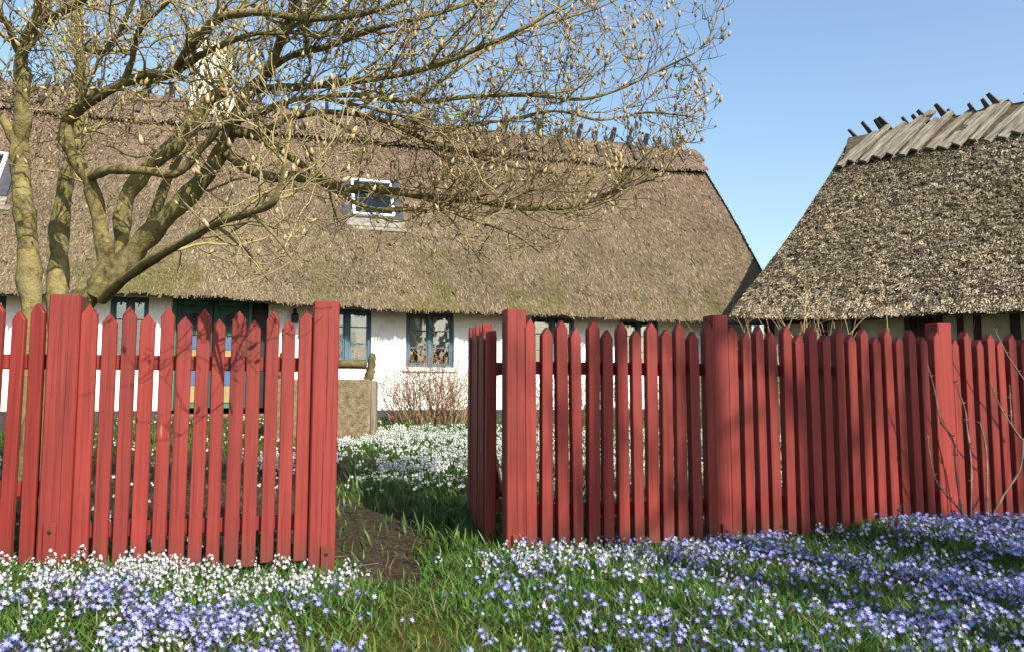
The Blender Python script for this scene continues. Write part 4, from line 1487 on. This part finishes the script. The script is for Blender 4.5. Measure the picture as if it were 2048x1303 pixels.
# broad bulb leaves in front of the fence
X, Y = area(-4.3, 5.2, 1.7, 6.2, 395000)
v = Y - fence_y(X)
dens = np.where(v < 0.12, 0.55 + 0.55 * vnoise(X, Y, 2.6, 51), 0)
dens = dens * (1 - 0.80 * strip_front(X, Y)) * (1 - soil_mask(X, Y)) * np.clip(1.15 - np.clip(vnoise(X, Y, 1.3, 52) - 0.62, 0, 1) * 3.5, 0.15, 1)
ok = in_view(X, Y) & (rng.random(len(X)) < dens)
X, Y = X[ok], Y[ok]
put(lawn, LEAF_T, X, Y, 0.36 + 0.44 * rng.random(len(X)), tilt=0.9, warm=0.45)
# finer grass everywhere in front, thickest on the worn way
X, Y = area(-4.3, 5.2, 1.7, 6.2, 258000)
v = Y - fence_y(X)
dens = np.where(v < 0.10, 0.42 + 0.4 * strip_front(X, Y), 0) * (1 - soil_mask(X, Y) * 0.96)
ok = in_view(X, Y) & (rng.random(len(X)) < dens)
X, Y = X[ok], Y[ok]
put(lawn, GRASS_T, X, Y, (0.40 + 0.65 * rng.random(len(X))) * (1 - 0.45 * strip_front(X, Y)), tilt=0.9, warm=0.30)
# straw-coloured dead blades
X, Y = area(-4.3, 5.2, 1.7, 6.2, 7600)
v = Y - fence_y(X)
ok = in_view(X, Y) & (v < 0.1) & (rng.random(len(X)) < 0.6)
X, Y = X[ok], Y[ok]
put(lawn, [strap(0.10, 0.0034, 0.9, 2, (0.22, 0.17, 0.08), (0.38, 0.30, 0.15))], X, Y, 0.5 + 0.8 * rng.random(len(X)), tilt=1.4)
tag(obj('grass', lawn.mesh('grass', LEAF)), 'green grass and bulb leaves on the lawn before the red fence', 'grass', kind='stuff')

gard = Acc()
X, Y = area(-6.5, 6.5, 3.8, 13.4, 300000)
v = Y - fence_y(X)
sm = soil_mask(X, Y)
near = (X > -0.62) & (v > 0.1) & (v < 1.7)
moss_gap = np.clip(1 - np.abs(Y - 5.95 - X * 0.1) / 0.55, 0, 1) * (X < 0.1)
dens = np.where(v > 0.05, 0.30, 0) * (1 - sm * 0.93) * (1 - 0.75 * moss_gap) + 0.55 * near * (1 - sm)
dens += 0.5 * np.clip(1 - np.abs(v - 0.15) / 0.2, 0, 1) * (1 - sm)
ok = in_view(X, Y) & (rng.random(len(X)) < dens)
X, Y = X[ok], Y[ok]
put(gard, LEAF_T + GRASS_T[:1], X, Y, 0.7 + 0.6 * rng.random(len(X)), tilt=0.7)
X, Y = area(-6, 3, 4.3, 9.5, 26000)      # thin grass in the trodden and mossy places
ok = in_view(X, Y) & (Y > fence_y(X) + 0.1) & (rng.random(len(X)) < 0.38 + 0.6 * np.clip(vnoise(X, Y, 3.5, 61) - 0.25, 0, 1))
X, Y = X[ok], Y[ok]
put(gard, GRASS_T, X, Y, 0.3 + 0.5 * rng.random(len(X)), tilt=1.1, warm=0.5)
tag(obj('garden_grass', gard.mesh('garden_grass', LEAF)), 'grass and bulb leaves in the garden behind the red fence', 'grass', kind='stuff')

# dead leaves and bits of twig lying on bare earth
lit = Acc()
X, Y = area(-5.5, 0.4, 3.7, 9.5, 26000)
ok = in_view(X, Y) & (rng.random(len(X)) < soil_mask(X, Y) * 0.75)
X, Y = X[ok], Y[ok]
LV = np.array([(0, -0.5, 0.10), (0.55, -0.1, 0.0), (0.1, 0.5, 0.14), (-0.55, 0.05, 0.02)])
n = len(X)
cm = (0.5 + 0.8 * rng.random(n))[:, None] * np.array([0.20, 0.14, 0.085])[None] * (1 + 0.5 * (rng.random((n, 3)) - 0.5))
lit.add(*scatter(LV, np.array([(0, 1, 2, 3)]), np.ones((4, 3)), np.stack([X, Y, ground_z(X, Y) + 0.004 + 0.01 * rng.random(n)], -1), rng.random(n) * 6.28, (0.006 + 0.024 * rng.random(n) ** 3) * np.where(X > -1.3, 0.65, 1.0), cmul=cm))
n = 46
X, Y = area(-1.9, -0.3, 3.9, 6.0, n)
SV = np.array([(-0.5, 0.015, 0.0), (0.5, 0.015, 0.05), (0.5, -0.015, 0.05), (-0.5, -0.015, 0.0), (-0.5, 0, 0.03), (0.5, 0, 0.08)])
cm = np.array([0.24, 0.19, 0.12])[None] * (0.5 + rng.random(n))[:, None]
lit.add(*scatter(SV, np.array([(0, 1, 5, 4), (4, 5, 2, 3)]), np.ones((6, 3)), np.stack([X, Y, ground_z(X, Y) + 0.006], -1), rng.random(n) * 6.28, 0.03 + 0.13 * rng.random(n) ** 3, cmul=cm))
tag(obj('leaf_litter', lit.mesh('leaf_litter', DRY)), 'brown dead leaves and twigs on the bare earth', 'litter', kind='stuff')


def star(R, cup, center, mid, tip, k=6, w=0.24):
    """six-petalled open flower facing +z"""
    V, F, C = [], [], []
    for j in range(k):
        a_ = 2 * math.pi * j / k
        c_, s_ = math.cos(a_), math.sin(a_)
        for r_, off, z_, cc in ((0.02, 0, 0, center), (0.55, -w, cup * 0.5, mid), (1.0, 0, cup, tip), (0.55, w, cup * 0.5, mid)):
            V.append(((r_ * c_ - off * s_) * R, (r_ * s_ + off * c_) * R, z_ * R))
            C.append(cc)
        F.append((4 * j, 4 * j + 1, 4 * j + 2, 4 * j + 3))
    return np.array(V), np.array(F), np.array(C)


BLUE_C = [((0.78, 0.80, 0.92), (0.31, 0.31, 0.88), (0.20, 0.195, 0.80)), ((0.82, 0.83, 0.94), (0.43, 0.41, 0.90), (0.31, 0.285, 0.84)), ((0.70, 0.74, 0.92), (0.24, 0.26, 0.84), (0.145, 0.155, 0.76))]


def rotm(d):
    return np.array(Vector(d).to_track_quat('Z', 'Y').to_matrix())


def stem_geo(p0, p1, r_, c):
    V, F = tube(np.array([p0, (np.array(p0) + p1) / 2 + np.array([0.003, 0.002, 0]), p1]), np.full(3, r_), 3, 0, False)
    return V, F, np.tile(np.array(c), (len(V), 1))


def squill(seed):
    """parts of one blue squill: (greens, [flowers])"""
    r = random.Random(seed)
    gr = Acc()
    fl = []
    for j in range(r.choice([2, 3, 3])):
        V, F, C = LEAF_T[r.randrange(3)]
        a_ = r.random() * 6.28
        M = np.array([[math.cos(a_), -math.sin(a_), 0], [math.sin(a_), math.cos(a_), 0], [0, 0, 1]])
        gr.add(V @ M.T * r.uniform(0.55, 0.85), F, C)
    h = r.uniform(0.060, 0.095)
    for j in range(r.choice([3, 4, 4])):
        a_ = j * 2.2 + r.random()
        up = h * (0.68 + 0.32 * (1 - j / 4))
        tip = np.array([math.cos(a_) * 0.020, math.sin(a_) * 0.020, up])
        V, F, C = stem_geo(np.array([0, 0, up * 0.55 if j else 0.0]), tip, 0.0011, (0.10, 0.085, 0.055))
        gr.add(V, F, C)
        V, F, C = star(r.uniform(0.0105, 0.0145), r.uniform(0.10, 0.35), *BLUE_C[r.randrange(3)])
        d = np.array([math.cos(a_) * 0.8, math.sin(a_) * 0.8 - 0.35, r.uniform(0.5, 1.0)])
        fl.append((V @ rotm(d).T + tip, F, C))
    return gr, fl


def white_spike(seed):
    """one white striped squill: a spike of small pale bells"""
    r = random.Random(seed)
    gr, fl = Acc(), Acc()
    for j in range(2):
        V, F, C = LEAF_T[r.randrange(3)]
        a_ = r.random() * 6.28
        M = np.array([[math.cos(a_), -math.sin(a_), 0], [math.sin(a_), math.cos(a_), 0], [0, 0, 1]])
        gr.add(V @ M.T * r.uniform(0.6, 0.9), F, C)
    h = r.uniform(0.075, 0.115)
    V, F, C = stem_geo(np.zeros(3), np.array([r.uniform(-.01, .01), r.uniform(-.01, .01), h]), 0.0013, (0.09, 0.13, 0.04))
    gr.add(V, F, C)
    n = r.choice([6, 7, 8])
    for j in range(n):
        f = j / n
        a_ = j * 2.4 + r.random() * 0.6
        z_ = h * (0.50 + 0.52 * f)
        rr = 0.012 * (1.1 - 0.7 * f)
        tip = np.array([math.cos(a_) * rr, math.sin(a_) * rr, z_])
        wt = 0.84 + 0.05 * r.random()
        V, F, C = star(0.0080 * (1.15 - 0.35 * f), 0.55, (0.60, 0.66, 0.72), (wt, wt, wt * 0.99), (wt, wt, wt), w=0.34)
        d = np.array([math.cos(a_), math.sin(a_) - 0.2, r.uniform(0.0, 0.5)])
        fl.add(V @ rotm(d).T + tip, F, C)
    return gr, fl


def snowdrop_T(seed):
    r = random.Random(seed)
    A = Acc()
    for j in range(3):
        h = r.uniform(0.085, 0.15)
        b = np.array([r.uniform(-.03, .03), r.uniform(-.03, .03), 0])
        V, F, C = stem_geo(b, b + np.array([r.uniform(-.015, .015), r.uniform(-.015, .015), h]), 0.0012, (0.07, 0.12, 0.035))
        A.add(V, F, C)
        p = V[-1]
        k_ = 5
        Vb, Cb = [], []
        for rr, zz, cc in ((0.003, 0.0, (0.30, 0.42, 0.16)), (0.0105, -0.011, (0.84, 0.84, 0.82)), (0.0125, -0.025, (0.86, 0.86, 0.85))):
            for q in range(k_):
                a_ = q * 2 * math.pi / k_
                Vb.append((rr * math.cos(a_), rr * math.sin(a_), zz))
                Cb.append(cc)
        Fb = [(i * k_ + q, i * k_ + (q + 1) % k_, (i + 1) * k_ + (q + 1) % k_, (i + 1) * k_ + q) for i in range(2) for q in range(k_)]
        A.add(np.array(Vb) + p, Fb, Cb)
    for j in range(2):
        V, F, C = LEAF_T[r.randrange(3)]
        a_ = r.random() * 6.28
        M = np.array([[math.cos(a_), -math.sin(a_), 0], [math.sin(a_), math.cos(a_), 0], [0, 0, 1]])
        A.add(V @ M.T, F, C)
    return np.vstack(A.V), np.vstack(A.F), np.vstack(A.C)


# where the blue ones grow: drifts on the lawn
X, Y = area(-4.2, 5.2, 1.8, 6.2, 30600)
v = Y - fence_y(X)
drift = np.clip((vnoise(X, Y, 2.3, 71) * 0.6 + vnoise(X, Y, 5.5, 72) * 0.4 - 0.44) * 5.5, 0, 1)
right = np.clip((X + 0.25) / 0.3, 0, 1)
left = 2.1 * np.clip((-0.45 - X) / 0.25, 0, 1) * np.clip((3.70 + 0.12 * X - Y) / 0.30, 0, 1)
wgt = np.clip(right * (0.20 + 0.80 * drift) * np.clip((-v + 0.02) / 0.25, 0.0, 1) * np.clip(1.2 - 0.55 * np.exp(-((X - 0.4) / 0.5) ** 2 - ((Y - 4.1) / 0.3) ** 2), 0, 1), 0, 1) + left * (0.10 + 0.90 * drift)
wgt += 0.05 * strip_front(X, Y)
wgt *= (1 - soil_mask(X, Y)) * (1 - 0.9 * strip_front(X, Y) * (rng.random(len(X)) < 0.9)) * (v < 0.0)
ok = in_view(X, Y) & (rng.random(len(X)) < wgt * 0.64)
bx_, by_ = X[ok], Y[ok]
o_ = np.argsort(np.hypot(bx_, by_) + 50 * ((np.abs(bx_) > 0.645 * by_) | (by_ < 2.72)))
bx_, by_ = bx_[o_], by_[o_]
SQ = []
for k_ in range(6):
    gr, fl = squill(200 + k_)
    SQ.append((gr.mesh('blue_squill', LEAF), [mesh_np('flower', *f[:2], PETAL, f[2]) for f in fl], gr, fl))
NB = min(300, len(bx_))
for i in range(NB):
    gm, fm, _, _ = SQ[i % 6]
    o = obj('blue_squill', gm, loc=(bx_[i], by_[i], float(ground_z(bx_[i], by_[i]))), rot=(random.uniform(-.12, .12), random.uniform(-.12, .12), random.uniform(0, 6.28)))
    sc_ = random.uniform(0.75, 1.15)
    o.scale = (sc_, sc_, sc_)
    tag(o, 'blue starry squill with a pale eye, growing in the lawn before the red fence', 'flower', 'blue squills in the lawn')
    for f_ in fm:
        obj('flower', f_, o)
ca = Acc()
n = len(bx_) - NB
if n > 0:
    which = rng.integers(0, 6, n)
    for k_ in range(6):
        m_ = np.where(which == k_)[0] + NB
        _, _, gr, fl = SQ[k_]
        V = np.vstack(gr.V + [f[0] for f in fl])
        off, Fs = sum(len(q) for q in gr.V), list(gr.F)
        for f in fl:
            Fs.append(f[1] + off)
            off += len(f[0])
        C = np.vstack(gr.C + [f[2] for f in fl])
        nn = len(m_)
        hue = 1 + (rng.random((nn, 3)) - 0.5) * np.array([0.35, 0.2, 0.12])
        ca.add(*scatter(V, np.vstack(Fs), C, np.stack([bx_[m_], by_[m_], ground_z(bx_[m_], by_[m_])], -1), rng.random(nn) * 6.28, 0.72 + 0.45 * rng.random(nn), 0.25 * rng.random(nn), rng.random(nn) * 6.28, hue))
    tag(obj('squill_carpet', ca.mesh('squill_carpet', PETAL)), 'carpet of countless blue squills across the lawn', 'flowers', kind='stuff')

# where the white ones grow: thick along the foot of the sunny fence, thin by the gate
X, Y = area(-4.2, 2.2, 2.2, 5.2, 17800)
v = Y - fence_y(X)
dr = np.clip((vnoise(X, Y, 4.2, 81) - 0.34) * 3.2, 0, 1)
wl = np.clip((-0.62 - X) / 0.15, 0, 1) * np.clip((v + 0.72) / 0.35, 0, 1) * (0.14 + 0.86 * dr) * (v < -0.03)
wl2 = np.clip((-0.62 - X) / 0.15, 0, 1) * 0.10 * (v < -0.03)
wr = np.exp(-((X - 0.35) / 0.55) ** 2 - ((Y - 4.05) / 0.33) ** 2) * 0.42 * (v < -0.05)
wr2 = 0.03 * (X > 0) * (v < -0.05)
wgt = (wl + wl2 + wr + wr2) * (1 - soil_mask(X, Y)) * (1 - 0.85 * strip_front(X, Y))
ok = in_view(X, Y) & (rng.random(len(X)) < wgt * 0.60)
wx_, wy_ = X[ok], Y[ok]
o_ = np.argsort(np.hypot(wx_, wy_) + 50 * ((np.abs(wx_) > 0.645 * wy_) | (wy_ < 2.72)))
wx_, wy_ = wx_[o_], wy_[o_]
WS = []
for k_ in range(6):
    gr, fl = white_spike(300 + k_)
    WS.append((gr.mesh('white_squill', LEAF), fl.mesh('flower_spike', PETAL), gr, fl))
NW = min(300, len(wx_))
for i in range(NW):
    gm, fm, _, _ = WS[i % 6]
    o = obj('white_squill', gm, loc=(wx_[i], wy_[i], float(ground_z(wx_[i], wy_[i]))), rot=(random.uniform(-.12, .12), random.uniform(-.12, .12), random.uniform(0, 6.28)))
    sc_ = random.uniform(0.8, 1.25)
    o.scale = (sc_, sc_, sc_)
    tag(o, 'white squill with a short spike of small bells, in the lawn before the red fence', 'flower', 'white squills in the lawn')
    obj('flower_spike', fm, o)['kind'] = 'stuff'
n = len(wx_) - NW
if n > 0:
    ca = Acc()
    which = rng.integers(0, 6, n)
    for k_ in range(6):
        m_ = np.where(which == k_)[0] + NW
        _, _, gr, fl = WS[k_]
        V = np.vstack(gr.V + fl.V)
        o1 = sum(len(q) for q in gr.V)
        Fs = np.vstack(gr.F + [f + o1 for f in fl.F])
        C = np.vstack(gr.C + fl.C)
        nn = len(m_)
        ca.add(*scatter(V, Fs, C, np.stack([wx_[m_], wy_[m_], ground_z(wx_[m_], wy_[m_])], -1), rng.random(nn) * 6.28, 0.8 + 0.5 * rng.random(nn), 0.3 * rng.random(nn), rng.random(nn) * 6.28))
    tag(obj('white_squill_carpet', ca.mesh('white_squill_carpet', PETAL)), 'drift of white squills along the foot of the red fence', 'flowers', kind='stuff')

# snowdrops in the garden
ca = Acc()
X, Y = area(-6, 6.5, 3.9, 12.6, 62000)
v = Y - fence_y(X)
nz = np.clip((vnoise(X, Y, 1.7, 91) - 0.25) * 3.5, 0, 1)
start = 6.35 + 0.25 * np.sin(X * 1.7) - 0.12 * X
field = np.clip((Y - start) / 0.35, 0, 1) * np.clip((X + 2.5) / 0.3, 0, 1) * np.clip((11.8 - Y) / 0.8, 0, 1) * (0.35 + 0.65 * nz)
lowleft = np.clip(1 - np.abs(v - 0.45) / 0.5, 0, 1) * (X < -1.05) * 0.26 + 0.07 * (X < -1) * (v > 0.2) * np.clip(nz - 0.3, 0, 1)
near = (X > -0.5) * np.clip(1 - np.abs(v - 1.0) / 1.2, 0, 1) * 0.05
gapf = np.clip((v - 0.6) / 0.5, 0, 1) * (X > 0.2) * 0.5 * nz * (Y < 11.5)
sparse = 0.012 * (v > 0.9)
wgt = np.maximum(np.maximum(field * 0.60, gapf * 0.7), np.maximum(lowleft * 0.7, near + sparse)) * (v > 0.15) * (1 - 0.97 * np.clip(soil_mask(X, Y) * 2, 0, 1) * (X > -1.6))
ok = in_view(X, Y) & (rng.random(len(X)) < wgt)
X, Y = X[ok], Y[ok]
for k_ in range(4):
    m_ = np.arange(len(X)) % 4 == k_
    V, F, C = snowdrop_T(400 + k_)
    nn = m_.sum()
    ca.add(*scatter(V, F, C, np.stack([X[m_], Y[m_], ground_z(X[m_], Y[m_])], -1), rng.random(nn) * 6.28, 0.50 + 0.40 * rng.random(nn), 0.3 * rng.random(nn), rng.random(nn) * 6.28))
tag(obj('snowdrop_carpet', ca.mesh('snowdrop_carpet', PETAL)), 'white drift of snowdrops covering the garden before the cottage', 'flowers', kind='stuff')

# ------------------------------------------------------------------ shrubs and stems
def shrub(name, label, cx, cy, rx, ry, H, n, col, hips, seed, cat='shrub', lean=0.25):
    r = random.Random(seed)
    z0 = float(ground_z(cx, cy))
    root = empty(name, (cx, cy, z0))
    tag(root, label, cat)
    A, Hh = Acc(), Acc()
    Vh, Fh, Ch = BV * np.array([1, 1, 0.8]), BF, np.tile(np.array([0.34, 0.03, 0.025]), (len(BV), 1))
    for i in range(n):
        a_ = r.random() * 6.28
        q = r.random() ** 0.5
        p = np.array([math.cos(a_) * rx * q, math.sin(a_) * ry * q, -0.02])
        d = np.array([math.cos(a_) * lean * q + r.gauss(0, 0.15), math.sin(a_) * lean * q + r.gauss(0, 0.15), 1.0])
        L = H * r.uniform(0.55, 1.05) * (1.05 - 0.35 * q)
        P, e = wander(p, d / np.linalg.norm(d), L, 7, 0.13, -0.012, r)
        c = np.array(col) * r.uniform(0.55, 1.45)
        if r.random() < 0.13:
            c = np.array([0.26, 0.085, 0.06]) * r.uniform(0.7, 1.3)
        V, F = tube(P, np.linspace(0.0070, 0.0024, 8), 3, 0, False)
        A.add(V, F, np.tile(c, (len(V), 1)))
        for j in range(3, 8):
            if r.random() < 0.8:
                dd = (P[j] - P[j - 1]) / np.linalg.norm(P[j] - P[j - 1]) * 0.7 + np.array([r.gauss(0, 0.5), r.gauss(0, 0.5), r.gauss(0.1, 0.35)])
                Q, e = wander(P[j], dd / np.linalg.norm(dd), H * r.uniform(0.10, 0.30), 3, 0.25, 0.02, r)
                V, F = tube(Q, np.linspace(0.0034, 0.0016, 4), 3, 0, False)
                A.add(V, F, np.tile(c, (len(V), 1)))
                if r.random() < hips:
                    Hh.add(Vh * 0.030 + Q[-1], Fh, Ch)
    o_ = obj('branches', A.mesh('branches', DRY), root)
    o_['kind'] = 'stuff'
    if Hh.V:
        o_ = obj('rose_hips', Hh.mesh('rose_hips', BUD, True), root)
        o_['kind'] = 'stuff'
    return root


shrub('rose_bush', 'bare brown rose bush with red hips below the cottage window', -1.22, 12.2, 0.62, 0.42, 1.32, 210, (0.36, 0.26, 0.15), 0.12, 1, lean=0.35)
shrub('rose_bush', 'thin bare bush behind the fence beside the gatepost, before the white wall', 0.95, 11.6, 0.75, 0.35, 1.25, 120, (0.25, 0.18, 0.11), 0.10, 2)
shrub('currant_bush', 'bare bush against the cottage wall behind the middle of the fence', 3.2, 12.6, 0.9, 0.4, 1.3, 120, (0.20, 0.15, 0.10), 0.02, 3)
shrub('dry_grass', 'tall clump of straw-coloured dry stalks between the cottage and the barn', 2.75, 7.9, 0.34, 0.25, 1.72, 130, (0.50, 0.38, 0.22), 0.0, 4, 'grass', 0.18)
shrub('dry_grass', 'loose thin dry stalks in front of the barn thatch', 3.45, 8.1, 0.45, 0.25, 1.5, 30, (0.40, 0.30, 0.17), 0.0, 5, 'grass', 0.35)
shrub('dry_grass', 'few arching dry stalks behind the fence next to the gatepost', 0.62, 6.3, 0.45, 0.2, 1.55, 14, (0.42, 0.33, 0.20), 0.0, 6, 'grass', 0.45)
shrub('dry_grass', 'tuft of dry stalks behind the last stretch of fence by the thorny stems', 3.95, 6.6, 0.35, 0.2, 1.35, 22, (0.42, 0.33, 0.20), 0.0, 8, 'grass', 0.45)

STEMS = [
    [(1926, 1034), (1919, 997), (1911, 930), (1906, 878), (1885, 848), (1875, 815), (1868, 775), (1855, 729)],
    [(1932, 1036), (1911, 1008), (1891, 987), (1871, 957), (1860, 911), (1855, 869)],
    [(1942, 1034), (1942, 930), (1934, 855), (1929, 815), (1909, 764)],
    [(1975, 1036), (1974, 980), (1973, 914), (1968, 875), (1960, 845)],
    [(1979, 1040), (2007, 990), (2040, 937), (2046, 881), (2043, 878), (2020, 845), (2000, 812), (1980, 762)],
    [(2036, 870), (2024, 850), (2021, 810), (2019, 769)],
    [(2090, 830), (2070, 790), (2046, 756), (2017, 713), (1990, 660)],
    [(1795, 1064), (1795, 1033), (1802, 1012), (1809, 1000)],
    [(2000, 1046), (2030, 1036), (2060, 1020), (2100, 985)],
]
briar = empty('thorny_briar', (2.95, 5.0, float(ground_z(2.95, 5.0))))
tag(briar, 'bare thorny briar stems rising in front of the red fence', 'briar')
BR = np.array(briar.location)
BRST = mat_noise('briar_bark', [(0.3, (0.17, 0.10, 0.075)), (0.7, (0.42, 0.32, 0.25))], 14, 0.8, 0.4, 0.003, rnd=False)
r = random.Random(3)
for st in STEMS:
    dep = r.uniform(4.93, 5.03) if st[0][0] > 1850 else 4.72
    pts = np.array([at(x_, y_, dep + 0.10 * (x_ - 1920) / 160 - 0.02 * j) for j, (x_, y_) in enumerate(st)])
    P = catmull(pts, 6)
    n = len(P)
    rad = np.linspace(0.0062, 0.0028, n)
    rad[::5] *= 1.5
    V, F = tube(P, rad, 6, 0.2)
    o = obj('stem', mesh_py('stem', V - BR, [tuple(f) if f[2] != f[3] else tuple(f[:3]) for f in F.tolist()], BRST, True), briar)
    A = Acc()
    for i in range(4, n, 5):
        for sgn in (-1, 1):
            d = np.array([sgn * 0.9, r.uniform(-0.5, 0.2), r.uniform(0.2, 0.8)])
            V, F = tube(np.array([P[i], P[i] + d * 0.010, P[i] + d * 0.019]), np.array([0.0034, 0.0044, 0.001]), 4, 0, False)
            A.add(V - BR, F, np.tile(np.array([0.15, 0.12, 0.06]), (len(V), 1)))
    if A.V:
        o2 = obj('leaf_buds', A.mesh('leaf_buds', DRY), o)
        o2['kind'] = 'stuff'

# ------------------------------------------------------------------ the bare many-stemmed tree across the lane, out of the frame, whose stems shade the fence and lawn
lane = empty('bare_alder_tree', (7.6, -3.6, float(ground_z(7.6, -3.6))))
tag(lane, 'bare many-stemmed tree across the lane whose stems shade the squill lawn', 'tree')
r = random.Random(21)
A = Acc()
for si, (ox, oy, tx, ty, hgt, rad0) in enumerate([(-0.1, 0, -1.1, 0.2, 9.6, 0.16), (0.1, 0.1, -0.75, 0.5, 10.2, 0.22), (0, 0.2, -0.1, 0.9, 9.9, 0.18), (0.15, -0.1, 0.55, 0.2, 10.4, 0.22), (0.2, 0.1, 1.15, 0.6, 9.7, 0.19), (0.25, 0, 1.9, 0.9, 9.4, 0.18), (0.2, 0.2, 2.6, 1.3, 9.2, 0.17)]):
    tp = [(ox + (tx - ox) * min(1, f * 1.7) + r.uniform(-.08, .08), oy + (ty - oy) * min(1, f * 1.7) + r.uniform(-.08, .08), -0.2 + hgt * f) for f in np.linspace(0, 1, 8)]
    P = catmull(tp, 5)
    V, F = tube(P, np.linspace(rad0, 0.09, len(P)), 10, 0.08)
    obj('trunk', mesh_py('trunk', V, [tuple(f) if f[2] != f[3] else tuple(f[:3]) for f in F.tolist()], BARK, True), lane)
    for i in range(10):
        f = r.uniform(0.45, 0.98)
        p = P[int(f * (len(P) - 1))]
        a_ = i * 2.4 + r.random()
        d = np.array([math.cos(a_) * 0.7, math.sin(a_) * 0.7, r.uniform(0.4, 1.1)])
        Q, e = wander(p, d / np.linalg.norm(d), r.uniform(0.8, 1.6), 7, 0.12, 0.05, r)
        V, F = tube(Q, np.linspace(0.040 * (1.3 - 0.6 * f), 0.010, 8), 6, 0.1, False)
        A.add(V, F)
        for j in range(2, 8):
            dd = (Q[j] - Q[j - 1]) / np.linalg.norm(Q[j] - Q[j - 1]) * 0.7 + np.array([r.gauss(0, 0.5), r.gauss(0, 0.5), r.gauss(0.2, 0.4)])
            W, e = wander(Q[j], dd / np.linalg.norm(dd), r.uniform(0.4, 0.9), 4, 0.15, 0.04, r)
            V, F = tube(W, np.linspace(0.014, 0.006, 5), 4, 0, False)
            A.add(V, F)
            for w_ in W[1:]:
                dd = np.array([r.gauss(0, 0.6), r.gauss(0, 0.6), r.gauss(0.2, 0.5)])
                Z, e = wander(w_, dd / np.linalg.norm(dd), r.uniform(0.15, 0.4), 2, 0.15, 0.04, r)
                V, F = tube(Z, np.linspace(0.007, 0.004, 3), 3, 0, False)
                A.add(V, F)
o = obj('branches', A.mesh('branches', BARK, True), lane)
o['kind'] = 'stuff'
